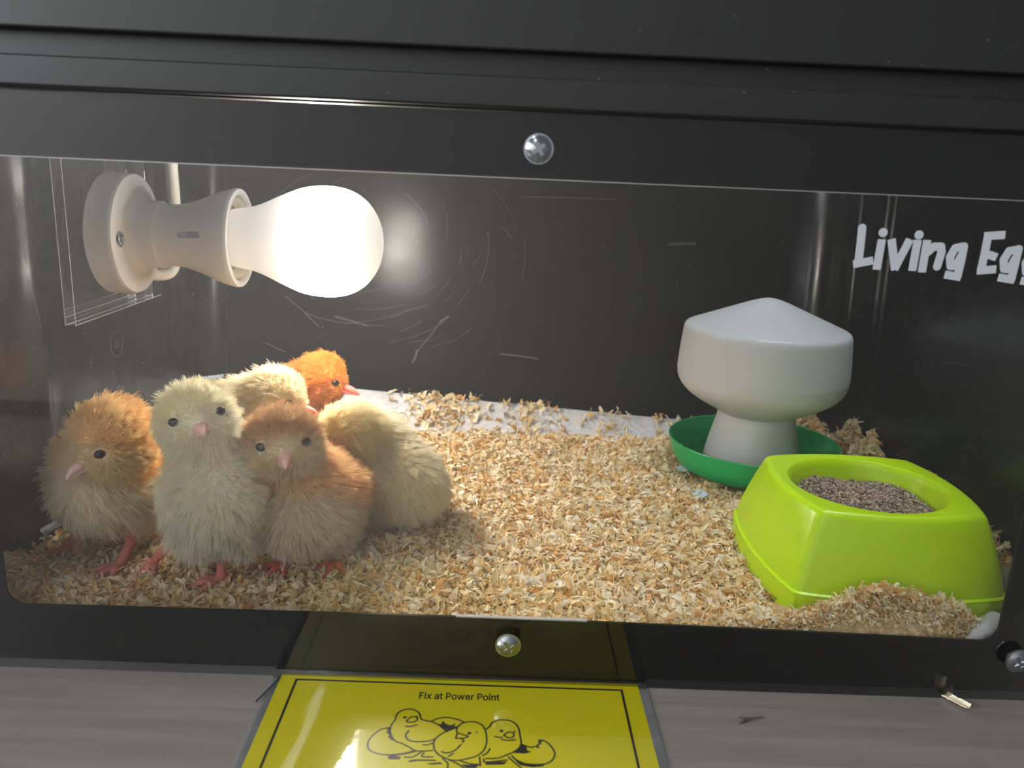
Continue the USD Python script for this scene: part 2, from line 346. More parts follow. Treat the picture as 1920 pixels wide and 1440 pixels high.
# ------------------------------------------------------------------ the brooder box
XL, XR, YB, ZT = -274.0, 192.0, 300.0, 226.0
box = thing('brooder_box', 'black plastic chick brooder box with clear acrylic front standing on the desk', 'brooder box', (0, 0, 0))
def wall_sheet(path, th, z0=1.0, z1=ZT, nz=8):
    """A folded upright sheet along a plan curve (inside on the left of travel), leaning forward a little towards its top at the back."""
    p = np.asarray(path, float)
    t = np.gradient(p, axis=0); t /= np.linalg.norm(t, axis=1, keepdims=True)
    nrm = np.stack([-t[:, 1], t[:, 0]], 1)
    zs = np.linspace(z0, z1, nz)
    n = len(p)
    def grid(q):
        g = np.stack([np.repeat(q[None, :, 0], nz, 0), np.repeat(q[None, :, 1], nz, 0), np.repeat(zs[:, None], n, 1)], -1)
        g[..., 1] += 0.10 * g[..., 2] * np.clip(g[..., 1] / YB, 0, 1.2)
        return g.reshape(-1, 3)
    v = np.vstack([grid(p), grid(p + nrm * th)])
    i, j = np.meshgrid(np.arange(nz - 1), np.arange(n - 1), indexing='ij')
    a = i * n + j
    q = np.stack([a, a + 1, a + n + 1, a + n], -1).reshape(-1, 4)
    o = nz * n
    f = [q[:, ::-1], q + o]
    j = np.arange(n - 1)
    for row, s in ((0, 1), ((nz - 1) * n, -1)):
        e = np.stack([row + j, row + j + 1, row + j + 1 + o, row + j + o], 1)
        f.append(e if s > 0 else e[:, ::-1])
    i = np.arange(nz - 1) * n
    for col, s in ((0, -1), (n - 1, 1)):
        e = np.stack([i + col, i + col + n, i + col + n + o, i + col + o], 1)
        f.append(e[:, ::-1] if s > 0 else e)
    return v, np.vstack(f)
def arc(cx, cy, r, a0, a1, n=14):
    a = np.radians(np.linspace(a0, a1, n))
    return [(cx + r * math.cos(k), cy + r * math.sin(k)) for k in a]
ys = np.linspace(3, YB - 18, 90)
left_path = [(XL + 3.0 * math.exp(-((y - 86) / 7.5) ** 2), y) for y in ys] + arc(XL + 18, YB - 18, 18, 180, 92)
part(box, 'left_panel', wall_sheet(left_path, 3.0), m_wall)
part(box, 'back_panel', wall_sheet([(x, YB + 0.6 * math.sin(x / 37.0)) for x in np.linspace(XL + 18, XR - 30, 60)], 3.0), m_back)
ys = np.concatenate([np.linspace(YB - 30, 195, 260), np.linspace(194, 3, 60)])
right_path = arc(XR - 30, YB - 30, 30, 90, 2) + [(XR - 2.3 * math.exp(-((y - 250) / 2.2) ** 2) - 1.9 * math.exp(-((y - 213) / 1.8) ** 2) - 1.6 * math.exp(-((y - 204) / 1.5) ** 2), y) for y in ys]
part(box, 'right_panel', wall_sheet(right_path, 3.0), m_wall)
part(box, 'floor_panel', bx(XL - 4, XR + 4, 2, YB + 4, 0.2, 2.2), m_wall)
m_ring = plain('scuffed_grey_plastic', (0.06, 0.06, 0.06), 0.4)
# front: black sheet with a rounded opening behind one clear acrylic pane
HX0, HX1 = -246.0, 161.0
outer = sbox(-296, 0.3, 216, ZT)
hole = Polygon([(HX0, 27.2), (-150, 27.8), (-42, 28.6), (60, 27.4), (HX1, 25.6), (HX1, 204), (HX0, 204)]).buffer(-7).buffer(7, quad_segs=8)
hole = unary_union([hole, sbox(HX0, 150, HX1, 204)])
part(box, 'front_sheet', plate_xz(outer.difference(hole), 0.1, 1.3), m_mask)
part(box, 'front_pane', plate_xz(sbox(-296, 0.3, 216, ZT), -3.0, 0.0), m_pane)
def edge_strip(p, q, w, name='opening_edge'):
    ls = LineString([p, q]).buffer(w / 2, cap_style='flat')
    return part(box, name, plate_xz(ls, -0.02, 1.5), m_edge)
edge_strip((HX0, 203.9), (HX1, 203.9), 0.34)
edge_strip((-64, 28.6), (-10, 28.5), 0.55)
# side cheeks that close the box outside the opening
part(box, 'side_cheek', bx(-296, -293, 1.5, YB + 40, 0.3, ZT), m_lid)
part(box, 'side_cheek', bx(213, 216, 1.5, YB + 40, 0.3, ZT), m_lid)
def screw_head(x, z, r=5.3):
    m = m3.Manifold.sphere(r * 1.45, 48).scale((1, 1, 1)).translate((0, 0, -r * 1.05))
    m = m ^ m3.Manifold.cylinder(r * 2, r, r, 48)
    rim = m3.Manifold.cylinder(0.6, r * 1.0, r * 1.0, 48)
    m = m + rim
    c = m3.Manifold.cube((1.3, 5.2, 3), True) + m3.Manifold.cube((5.2, 1.3, 3), True)
    m = m - c.rotate((0, 0, 35)).translate((0, 0, r * 0.55))
    return shift(m.rotate((90, 0, 0)), (x, -3.0, z))
for x, z in ((-39.7, 214.2), (-42.1, 18.3), (169.3, 19.2)):
    part(box, 'front_screw', screw_head(x, z), m_chrome, smooth=40, label='chrome cross-head screw holding the clear front')
# clear plate on the left wall that carries the lamp
part(box, 'lamp_plate', rbox(XL + 4.2, XL + 9.6, 108, 214, 121, 222, 0.6), m_plate, label='thick clear acrylic plate on the left wall')
for p0, p1 in (((108.1, 121), (108.1, 222)), ((108.1, 121.1), (213.9, 121.1))):
    for xx in (XL + 4.2, XL + 9.4):
        part(box, 'plate_edge', tube([(xx, p0[0], p0[1]), (xx, p1[0], p1[1])], 0.28, 6), m_edge, smooth=True)
for rr_ in (7.4, 2.2):
    aa_ = np.linspace(0, 2 * np.pi, 49)
    part(box, 'moulded_ring', tube(np.stack([np.full(49, XL + 0.1), 169.5 + rr_ * np.cos(aa_), 98.4 + rr_ * np.sin(aa_)], 1), 0.22, 6, caps=False), m_ring, smooth=True)
# scratches and lettering on the pane
sc = []
r1 = np.random.default_rng(5)
cx, cz = -103.0, 181.0
for k in range(70):
    rad = r1.uniform(24, 62); a0 = r1.uniform(0, 360); ln = r1.uniform(4, 26) / rad
    tilt = r1.uniform(-0.12, 0.12)
    if 20 < a0 < 70 or 130 < a0 < 215: continue
    a = math.radians(a0) + np.linspace(0, ln, 6)
    pts = [(cx + (rad + 6 * tilt * i) * math.cos(t), cz + (rad + 6 * tilt * i) * 0.8 * math.sin(t)) for i, t in enumerate(a)]
    pts = [p for p in pts if 30 < p[1] < 203]
    if len(pts) > 2: sc.append(LineString(pts).buffer(r1.uniform(0.035, 0.11)))
for p, q, w in (((-81.5, 139), (-72, 152), 0.18), ((-83, 135), (-81.5, 139.5), 0.4), ((-73, 151), (-70, 153), 0.4), ((-50, 139.5), (-36, 138.3), 0.3), ((-100, 148), (-112, 151.5), 0.15), ((-130, 158), (-118, 147), 0.12),
                ((-225, 168), (-221, 142), 0.10), ((118, 143), (126, 142.6), 0.12), ((-45, 197.5), (-10, 198), 0.12), ((10, 183), (19, 183.5), 0.5)):
    sc.append(LineString([p, ((p[0] + q[0]) / 2 + 0.4, (p[1] + q[1]) / 2 + 0.2), q]).buffer(w))
part(box, 'scratches', plate_xz(unary_union(sc), 0.0, 0.08), m_scratch, smooth=False, kind='stuff')
rq = np.random.default_rng(77)
sv_, sf_ = [], []
for k in range(1500):
    sx, sz, sr = rq.uniform(HX0, HX1), rq.uniform(30, 203), 0.06 + 0.16 * rq.random() ** 3
    if meshkit.noise(np.array([sx / 45.0, 0, sz / 45.0]), 5) < 0.38: continue
    ang6 = np.linspace(0, 2 * np.pi, 6, endpoint=False) + rq.uniform(0, 1)
    o6 = 6 * len(sf_)
    sv_.append(np.stack([sx + sr * rq.uniform(0.6, 1.5) * np.cos(ang6), np.full(6, 0.05), sz + sr * np.sin(ang6)], 1))
    sf_.append(np.array([[0, 1, 2], [0, 2, 3], [0, 3, 4], [0, 4, 5]]) + o6)
part(box, 'dust_specks', (np.vstack(sv_), np.vstack(sf_)), m_speck, smooth=False, kind='stuff')
LETTERS = [
[[(77.9,192.0),(78.2,186.3),(78.4,179.5)],[(78.0,179.3),(82.2,180.3)]],
[[(85.6,186.8),(85.4,178.8)]],
[[(89.5,187.1),(91.8,178.9)],[(95.3,187.4),(92.3,179.0)]],
[[(98.6,187.2),(98.5,178.9)]],
[[(102.1,187.3),(102.1,178.5)],[(103.1,184.5),(104.9,186.5),(107.5,186.6),(108.0,184.7),(107.3,179.4)]],
[[(115.5,187.0),(112.7,186.3),(111.4,183.0),(112.2,179.8),(114.2,179.9),(115.4,183.6)],[(115.8,187.0),(115.7,181.8),(115.4,176.1)],[(115.3,176.1),(112.0,176.5)]],
[[(123.8,191.1),(123.8,185.4),(123.6,178.7)],[(123.8,191.1),(128.5,191.6)],[(124.5,184.7),(127.0,184.0)],[(123.6,178.7),(127.6,179.2)]],
[[(135.3,186.7),(132.5,186.1),(131.1,182.8),(131.9,179.6),(133.9,179.6),(135.2,183.3)],[(135.8,186.9),(135.6,181.5),(135.3,175.9)],[(135.1,175.9),(131.8,176.3)]],
[[(143.7,186.0),(140.7,185.4),(139.4,182.0),(140.2,178.8),(142.2,178.9),(143.5,182.6)],[(144.2,186.2),(144.0,180.8),(143.7,175.1)],[(143.5,175.1),(140.3,175.5)]]]
DOTS = [(85.7, 190.7), (98.8, 190.4)]
glyphs = []
for gl in LETTERS:
    glyphs.append(unary_union([LineString(s).buffer(1.45, cap_style='square' if len(s) < 3 else 'round') for s in gl]).buffer(-0.25).buffer(0.25))
for k, d in enumerate(DOTS):
    glyphs[(1, 3)[k]] = unary_union([glyphs[(1, 3)[k]], Point(d).buffer(1.6)])
for gsh in glyphs:
    part(box, 'engraved_letter', plate_xz(gsh, -3.16, -3.02), m_frost, smooth=False)

# ------------------------------------------------------------------ lid on top
lid = UsdGeom.Xform.Define(stage, '/World/brooder_box/lid')
part(lid, 'front_lip', rbox(-297, 217, -4.2, 2, ZT + 1.4, ZT + 11.5, 0.9), m_lid)
part(lid, 'recess_strip', rbox(-297, 217, 4, 7, ZT + 4, ZT + 22, 0.5), m_lid)
part(lid, 'upper_panel', rbox(-297, 217, -2.5, 6, ZT + 20, ZT + 120, 1.2), m_lid)
cover = sbox(-297, 2.2, 217, YB + 40).difference(sbox(-10, 20, 190, 290).buffer(-6).buffer(6))
cv_, cf_ = extrude(cover, 3.0)
part(lid, 'top_cover', (cv_ + (0, 0, ZT + 0.6), cf_), m_lid)

# ------------------------------------------------------------------ lamp holder on the plate
LY, LZ = 154.0, 164.0
PX = XL + 9.6
lh = thing('lamp_holder', 'white plastic batten lamp holder screwed sideways to the clear plate', 'lamp holder', (PX, LY, LZ))
base = lathe([(0, 0), (31.5, 0), (32.4, 0.9), (32.4, 12.2), (31.6, 14.2)] + curve_profile([(31.6, 14.2), (29, 15.4), (24.5, 16.6), (20.8, 18.2), (19.0, 20.2), (18.5, 22.5)], 6).tolist()[1:] + [(0, 22.5)])
part(lh, 'base', shift(axis_x(base), (PX, LY, LZ)), m_white_plastic)
sv, sf = to_vf(screw_head(0, 0, 4.3)); sv = sv + np.array([0, 3.0, 0])
sv = np.stack([-sv[:, 1], sv[:, 0], sv[:, 2]], 1)
part(lh, 'base_screw', shift((sv, sf), (PX + 15.8, LY - 24.6, LZ - 0.6)), m_chrome, smooth=40, label='small chrome screw in the lamp base')
nut = lathe([(0, 21.5), (18.0, 21.5), (18.2, 22.2), (18.2, 28.5), (17.6, 29.4), (0, 29.4)], 72)
part(lh, 'collar', shift(axis_x(nut), (PX, LY, LZ)), m_white_plastic)
sk_o = curve_profile([(16.8, 28.5), (16.6, 34), (17.6, 42), (20.6, 51), (24.4, 60), (26.2, 66)], 7).tolist()
sk = [(15, 28.5)] + sk_o + [(26.8, 68.6), (26.4, 70.4), (25.2, 71.0), (23.6, 70.6), (22.6, 69.2), (22.2, 64), (16, 60), (0, 60)]
skm = lathe([(0, 28.5)] + sk[1:], 72)
sv, sf = to_vf(skm); skm = m3.Manifold(m3.Mesh(np.asarray(sv, np.float32), np.asarray(sf, np.uint32)))
if skm.status() != m3.Error.NoError or skm.is_empty():
    skirt = (sv, sf)
else:
    if skm.volume() < 0: skm = m3.Manifold(m3.Mesh(np.asarray(sv, np.float32), np.asarray(sf[:, ::-1], np.uint32)))
    cut = m3.Manifold.batch_hull([m3.Manifold.cylinder(9, 1.7, 1.7, 24).translate((0, 0, 0)), m3.Manifold.cylinder(9, 1.7, 1.7, 24).translate((0, 13, 0))]).rotate((90, 0, 0)).translate((0, 0, 44))
    cut = cut.rotate((0, 0, -14)).translate((-1.0, -13.5, 0))
    skirt = to_vf(skm - cut)
part(lh, 'skirt', shift(axis_x(skirt), (PX, LY, LZ)), m_white_plastic, smooth=40)
part(lh, 'bayonet_window', shift(axis_x((lambda m: m)(m3.Manifold.cube((3.6, 1.2, 9.5), True).translate((-3.6, -17.6, 52.0)))), (PX, LY, LZ)), plain('grey_metal', (0.35, 0.36, 0.37), 0.4, metallic=0.7))
part(lh, 'inner_ring', shift(axis_x(lathe([(13.5, 60.5), (21.9, 60.5), (22.0, 69.0), (20.9, 69.6), (19.4, 68.6), (19.0, 66.0), (17.6, 65.4), (17.0, 63.5), (13.5, 63.2), (13.5, 60.5)], 72)), (PX, LY, LZ)), m_cream_plastic)
part(lh, 'contact_spring', shift(axis_x(lathe([(12.0, 61.0), (15.6, 61.0), (15.6, 66.5), (15.0, 67.0), (12.0, 66.0), (12.0, 61.0)], 48)), (PX, LY, LZ)), m_brass)
cab = spline([(-247, 199, 224), (-246.6, 197, 200), (-245.8, 196, 180), (-246, 195, 158), (-246, 192, 145), (-249, 190, 138.5), (-256, 186, 137.5), (-262, 182, 141), (-264, 180, 147)], 8)
part(lh, 'cable', tube(cab, 3.5, 14), m_cable, smooth=True, label='white cable looping down behind the lamp holder')

# ------------------------------------------------------------------ bulb
TIP = 147.6
bulb = thing('light_bulb', 'lit opal white light bulb pointing sideways out of the lamp holder', 'light bulb', (PX + 62, LY, LZ))
gp = curve_profile([(15.0, 0), (16.4, 10), (17.6, 16), (20.2, 23), (24.4, 32), (28.2, 42), (29.9, 52), (29.6, 62), (26.8, 71), (21.4, 78.2), (13.6, 83.2), (6.5, 85.3), (0, 86.0)], 4)
gp = [(0, 0)] + gp.tolist()
part(bulb, 'globe', shift(axis_x(lathe(gp, 56)), (PX + 62, LY, LZ)), m_globe, smooth=True)
part(bulb, 'cap', shift(axis_x(lathe([(0, -6), (11, -6), (11, 1), (0, 1)], 48)), (PX + 62, LY, LZ)), m_chrome)

# ------------------------------------------------------------------ drinker
DX, DY, DZ = 115.5, 200.0, 27.0
dr = thing('chick_drinker', 'milky white drinker jar standing upside down in a round green tray', 'drinker', (DX, DY, DZ))
tray = lathe([(0, 0), (44, 0), (46.5, 1.2)] + curve_profile([(46.5, 1.2), (50.2, 6.5), (52.2, 12.5), (53.2, 17.2)], 5).tolist()[1:] + [(53.6, 18.0), (53.2, 18.7), (52.3, 18.4)] + curve_profile([(52.3, 18.4), (50.6, 12.6), (48.4, 7.2), (45, 3.4)], 5).tolist()[1:] + [(30, 2.6), (0, 2.6)], 96)
part(dr, 'tray', shift(tray, (DX, DY, DZ)), m_tray, label='shallow round green tray')
jp = [(30.6, 3.2), (30.6, 5.0)] + curve_profile([(30.6, 5.0), (28.6, 16), (26.0, 27), (24.4, 34), (24.3, 37.2)], 6).tolist()[1:] + \
     curve_profile([(24.3, 37.2), (30, 40.6), (40, 46), (47.4, 51.6), (51.2, 57.2), (52.4, 63.2)], 6).tolist()[1:] + \
     [(51.7, 76), (50.6, 88), (50.3, 90.0), (49.4, 91.6), (48.0, 92.4), (30, 99.8), (12, 107.2), (6, 109.2), (2.5, 110.0), (0, 110.2)]
part(dr, 'jar', shift(lathe(jp, 96), (DX, DY, DZ)), m_jar, smooth=50, label='milky translucent jar with a conical top')
wp = [(0, 4)] + [(max(r - 1.6, 0), z) for r, z in jp[1:] if z < 63] + [(50.4, 64.0), (0, 64.0)]
part(dr, 'water', shift(lathe(wp, 72), (DX, DY, DZ)), m_water, smooth=50)

# ------------------------------------------------------------------ food bowl
BW = np.array([131.0, 71.0, 20.0])
bowl = thing('food_bowl', 'lime green square plastic food bowl full of crumb standing in the shavings', 'food bowl', BW)
def loft_outline(half, rad, bulge, n=160):
    """A square outline with bulging sides and rounded corners, as radius per angle."""
    c = [(-half, -half), (half, -half), (half, half), (-half, half)]
    pts = []
    for k in range(4):
        a, b = np.array(c[k], float), np.array(c[(k + 1) % 4], float)
        m = b - a; nn = np.array([m[1], -m[0]]) / np.linalg.norm(m)
        for t in np.linspace(0, 1, 24, endpoint=False):
            pts.append(a + m * t + nn * bulge * 4 * t * (1 - t))
    sh = Polygon(pts).buffer(-rad).buffer(rad, quad_segs=12)
    out = []
    for t in np.linspace(0, 2 * np.pi, n, endpoint=False):
        ray = LineString([(0, 0), (200 * math.cos(t), 200 * math.sin(t))])
        g = sh.exterior.intersection(ray)
        g = g if g.geom_type == 'Point' else list(g.geoms)[0]
        out.append((g.x, g.y))
    return np.array(out)
n = 160
o_bot = loft_outline(47.5, 5, 6.0)
o_top = loft_outline(37.0, 4, 6.0)
ang = np.linspace(0, 2 * np.pi, n, endpoint=False)
circ = lambda r: np.stack([r * np.cos(ang), r * np.sin(ang)], 1)
layers = []
layers.append((o_bot * 0.0, 0.5)); layers.append((o_bot * 0.98, 0.0)); layers.append((o_bot, 0.8)); layers.append((o_bot * 0.992, 10.4)); layers.append((o_bot * 1.000, 11.0)); layers.append((o_bot * 1.000, 11.8)); layers.append((o_bot * 0.978, 12.4))
for t in np.linspace(0.12, 1, 8):
    w = t ** 1.25
    layers.append((o_bot * 0.978 * (1 - w) + o_top * 1.02 * w, 12.4 + 32.6 * t))
layers += [(o_top * 1.0, 46.2), (o_top * 0.975, 47.0), (o_top * 0.95, 47.3)]
layers += [(o_top * 0.4 + circ(36.5) * 0.6, 47.0), (circ(36.6), 46.6), (circ(35.4), 45.6), (circ(34.4), 43.0), (circ(32.0), 30.0), (circ(27.0), 18.0), (circ(0.0), 17.0)]
V = np.vstack([np.column_stack([l, np.full(n, z)]) for l, z in layers])
i, j = np.meshgrid(np.arange(len(layers) - 1), np.arange(n), indexing='ij')
Q = np.stack([i * n + j, i * n + (j + 1) % n, (i + 1) * n + (j + 1) % n, (i + 1) * n + j], -1).reshape(-1, 4)
bm = trimesh.Trimesh(V, np.vstack([Q[:, [0, 1, 2]], Q[:, [0, 2, 3]]]), process=True); bm.update_faces(bm.nondegenerate_faces())
ba = math.radians(1.0)
RB = np.array([[math.cos(ba), -math.sin(ba), 0], [math.sin(ba), math.cos(ba), 0], [0, 0, 1]])
part(bowl, 'body', (np.asarray(bm.vertices) @ RB.T * (1.02, 0.98, 1) + BW, np.asarray(bm.faces)), m_bowl, smooth=30)

def instancer(path, protos, pos, quat, ids, scales=None):
    pi = UsdGeom.PointInstancer.Define(stage, path)
    rel = pi.CreatePrototypesRel()
    for k, (mesh, material) in enumerate(protos):
        u = usdkit.mesh(stage, f'{path}/kinds/piece_{k:03d}', (to_vf(mesh)[0] * K, to_vf(mesh)[1]), material, smooth=True)
        rel.AddTarget(u.GetPath())
    pi.CreatePositionsAttr(Vt.Vec3fArray.FromNumpy(np.asarray(pos * K, np.float32)))
    pi.CreateOrientationsAttr(Vt.QuathArray([Gf.Quath(*[float(c) for c in q]) for q in quat]))
    pi.CreateProtoIndicesAttr(Vt.IntArray.FromNumpy(np.asarray(ids, np.int32)))
    if scales is not None:
        pi.CreateScalesAttr(Vt.Vec3fArray.FromNumpy(np.asarray(scales, np.float32)))
    return pi
def quats(yaw, pitch, roll):
    cy, sy, cp, sp, cr, sr = np.cos(yaw / 2), np.sin(yaw / 2), np.cos(pitch / 2), np.sin(pitch / 2), np.cos(roll / 2), np.sin(roll / 2)
    return np.stack([cr * cp * cy + sr * sp * sy, sr * cp * cy - cr * sp * sy, cr * sp * cy + sr * cp * sy, cr * cp * sy - sr * sp * cy], 1)
# crumb in the bowl
feed = thing('chick_feed', 'brown crumb feed heaped inside the lime green bowl', 'feed', (BW[0], BW[1], BW[2]), kind='stuff')
def feed_top(x, y):
    r = np.hypot(x, y)
    return 40.0 - 3.0 * (r / 33) ** 2 + 1.5 * np.sin(x * 0.13 + 1) * np.cos(y * 0.11)
gr = np.linspace(0, 1, 14)
FV = [(0, 0, feed_top(0, 0))] + [(32.5 * g * math.cos(a), 32.5 * g * math.sin(a), float(feed_top(32.5 * g * math.cos(a), 32.5 * g * math.sin(a))) - 1.0) for g in gr[1:] for a in np.linspace(0, 2 * np.pi, 48, endpoint=False)]
FF = [(0, 1 + k, 1 + (k + 1) % 48) for k in range(48)]
for g in range(12):
    for k in range(48):
        a, b = 1 + g * 48 + k, 1 + g * 48 + (k + 1) % 48
        FF += [(a, a + 48, b + 48), (a, b + 48, b)]
part(feed, 'feed_bed', (np.array(FV) + BW, np.array(FF)), m_feed_bed, smooth=True, kind='stuff')
rf = np.random.default_rng(21)
grains = []
for k in range(6):
    s = trimesh.creation.icosphere(1, 1.0)
    d = 1 + 0.35 * (meshkit.noise(np.asarray(s.vertices) * 1.6 + k * 7.3, k) - 0.5)
    grains.append(((np.asarray(s.vertices) * d[:, None]) * np.array([1.25, 0.85, 0.75]), s.faces))
N = 4200
rr = 32.2 * np.sqrt(rf.random(N)); aa = rf.random(N) * 2 * np.pi
fx, fy = rr * np.cos(aa), rr * np.sin(aa)
fp = np.stack([fx, fy, feed_top(fx, fy) - 0.4 + rf.normal(0, 0.55, N)], 1)
instancer('/World/chick_feed/crumb', [(g, m_feed) for g in grains], fp, quats(rf.random(N) * 6.28, rf.normal(0, 0.6, N), rf.normal(0, 0.6, N)), rf.integers(0, 6, N), rf.uniform(0.5, 0.98, (N, 1)) * np.ones(3))
tag(stage.GetPrimAtPath('/World/chick_feed/crumb'), kind='stuff')

# ------------------------------------------------------------------ bedding
def bed_z(x, y):
    x, y = np.asarray(x, float), np.asarray(y, float)
    g = lambda cx, cy, sx, sy, h: h * np.exp(-((x - cx) / sx) ** 2 - ((y - cy) / sy) ** 2)
    z = 19.0 + 5.5 * np.clip((y - 20) / 150, 0, 1)
    z = z + g(134, 13, 26, 11, 12) + g(104, 12, 22, 10, 8) + g(60, 9, 70, 12, 4)
    z = z + g(172, 262, 22, 26, 12) + g(184, 206, 12, 26, 16) + g(60, 260, 60, 18, 2.5)
    z = z + g(-272, 30, 14, 16, 7) + g(-70, 60, 26, 26, 4) - g(-60, 16, 20, 10, 3)
    z = z + 4.0 * (meshkit.fbm(np.stack([x / 30, y / 30, np.zeros_like(x)], -1), 3, 4) - 0.5)
    return z
paper = thing('paper_liner', 'embossed white paper towel lining the box, turned up along the back wall', 'paper towel')
def paper_z(x, y):
    s = np.clip((y - 246) / 46, 0, 1)
    back = 30.0 + np.clip(-(x - 60) / 220, -0.4, 1.1) * 12.5
    return 3.4 + (back - 3.4) * s ** 0.7
xs, ysn = np.linspace(XL + 7, XR - 8, 90), np.linspace(5, YB - 5.5, 70)
gx, gy = np.meshgrid(xs, ysn)
gz = paper_z(gx, gy) + 0.8 * (meshkit.fbm(np.stack([gx / 12, gy / 12, gx * 0], -1), 3, 9) - 0.5)
def sheet(gx, gy, gz, th=0.7):
    h, w = gx.shape
    a = np.stack([gx, gy, gz], -1).reshape(-1, 3)
    v = np.vstack([a, a - (0, 0, th)])
    i, j = np.meshgrid(np.arange(h - 1), np.arange(w - 1), indexing='ij')
    k = i * w + j
    q = np.stack([k, k + 1, k + w + 1, k + w], -1).reshape(-1, 4)
    o = h * w
    f = [q, q[:, ::-1] + o]
    def rim(idx):
        idx = np.asarray(idx)
        f.append(np.stack([idx[:-1], idx[:-1] + o, idx[1:] + o, idx[1:]], 1))
    rim(np.arange(w)); rim(np.arange(w)[::-1] + (h - 1) * w); rim(np.arange(h)[::-1] * w); rim(np.arange(h) * w + w - 1)
    return v, np.vstack(f)
part(paper, 'floor_sheet', sheet(gx, gy, gz), m_paper, smooth=40)
# the liner turned up at the front of the right-hand wall, and its rolled corner
ty, tt = np.meshgrid(np.linspace(6, 118, 30), np.linspace(0, 1, 8))
hz = 36 + 10 * np.exp(-((ty - 70) / 40) ** 2)
part(paper, 'turned_up_edge', sheet(XR - 16 + 12 * tt ** 0.6 - 1.0 * np.sin(ty / 9), ty, 8 + (hz - 8) * tt ** 1.4, 0.7), m_paper, smooth=40)
part(paper, 'rolled_corner', tube(spline([(150, 5.5, 19), (158, 7.5, 24), (164, 11, 25), (172, 20, 24)], 6), [1.5, 2.0, 2.6, 3.0, 3.4, 3.6, 3.8, 3.9, 4.0, 4.1, 4.2, 4.2, 4.2, 4.2, 4.2, 4.2, 4.2, 4.2, 4.2][:19], 14), m_paper, smooth=True)

shav = thing('wood_shavings', 'deep bed of pale and orange wood shavings covering the floor of the brooder', 'wood shavings', kind='stuff')
xs, ysn = np.linspace(XL + 6, XR - 6, 160), np.linspace(3, 262, 100)
gx, gy = np.meshgrid(xs, ysn)
gz = bed_z(gx, gy) - 1.4
gz = np.where(gy > 252, gz - (gy - 252) * 1.2, gz)
gz = np.where((gx > 160) & (gy < 80), gz - np.clip((gx - 160) / 8, 0, 1) * np.clip((80 - gy) / 15, 0, 1) * 20, gz)
part(shav, 'bedding_layer', sheet(gx, gy, gz, 3.0), m_bed, smooth=True, kind='stuff')
rs = np.random.default_rng(33)
def flake(kind, k):
    r = np.random.default_rng(100 + k)
    if kind == 'curl':
        L, W, turn = r.uniform(5, 9), r.uniform(1.0, 1.9), r.uniform(1.5, 4.2)
        nu, nv = 9, 3
    elif kind == 'chip':
        L, W, turn = r.uniform(3.5, 6.5), r.uniform(2.4, 4.2), r.uniform(0.5, 1.6)
        nu, nv = 6, 4
    else:
        L, W, turn = r.uniform(5, 10), r.uniform(0.45, 0.8), r.uniform(0.6, 2.0)
        nu, nv = 7, 2
    u, v = np.meshgrid(np.linspace(-0.5, 0.5, nu), np.linspace(-0.5, 0.5, nv), indexing='ij')
    R = L / turn
    a = u * turn
    tap = 1 - 0.55 * (2 * np.abs(u)) ** 2
    y = v * W * tap + r.normal(0, 0.12 * W, u.shape) + u * r.uniform(-1, 1) * W
    x = R * np.sin(a)
    z = R * (1 - np.cos(a)) * r.choice([-1, 1]) + 0.25 * W * np.sin(v * 3 + u * 5) + r.normal(0, 0.06, u.shape)
    p = np.stack([x, y, z - z.mean()], -1).reshape(-1, 3)
    i, j = np.meshgrid(np.arange(nu - 1), np.arange(nv - 1), indexing='ij')
    q = np.stack([i * nv + j, (i + 1) * nv + j, (i + 1) * nv + j + 1, i * nv + j + 1], -1).reshape(-1, 4)
    return p, q
protos = []
kinds = ['curl'] * 8 + ['chip'] * 7 + ['sliver'] * 5
mats_for = [0, 1, 0, 1, 2, 1, 0, 2, 0, 1, 0, 2, 1, 3, 2, 0, 1, 0, 1, 2]
for k, kd in enumerate(kinds):
    protos.append((flake(kd, k), m_flakes[mats_for[k]]))
NF = 54000
# more of them, nearer the eye
y = 7.5 + 253 * rs.random(NF) ** 1.25
x = rs.uniform(XL + 6, XR - 5, NF)
pos = np.stack([x, y, np.zeros(NF)], 1)
keep = np.ones(NF, bool)
bl = (np.stack([x - BW[0], y - BW[1]], 1)) @ RB[:2, :2]
keep &= ~(np.maximum(np.abs(bl[:, 0]), np.abs(bl[:, 1])) < 46)
keep &= ~((x > 163 + 0.25 * y) & (y < 75) & (rs.random(NF) < 0.93))
keep &= np.hypot(x - DX, y - DY) > 49
keep &= ~((y > 246) & (rs.random(NF) < 0.75) & (x < 95))
zr = rs.random(NF)
z = bed_z(x, y) - 2.4 + 4.6 * zr ** 1.3
z = np.where(y > 250, np.maximum(z - (y - 250) * 0.3, paper_z(x, y) + 0.8), z)
pos[:, 2] = z
tilt = 0.5
q = quats(rs.random(NF) * 6.283, rs.normal(0, tilt, NF), rs.normal(0, tilt, NF))
ids = rs.integers(0, len(protos), NF)
# the far back edge: a few on top of the turned-up paper
ne = 470
xe = np.concatenate([rs.normal(-92, 17, 210), rs.normal(-24, 13, 110), rs.normal(34, 9, 40), rs.uniform(66, 185, 110)])[:ne]
ye = rs.uniform(262, 293, ne)
pe = np.stack([xe, ye, paper_z(xe, ye) + 1.4 + rs.random(ne) * 3.2], 1)
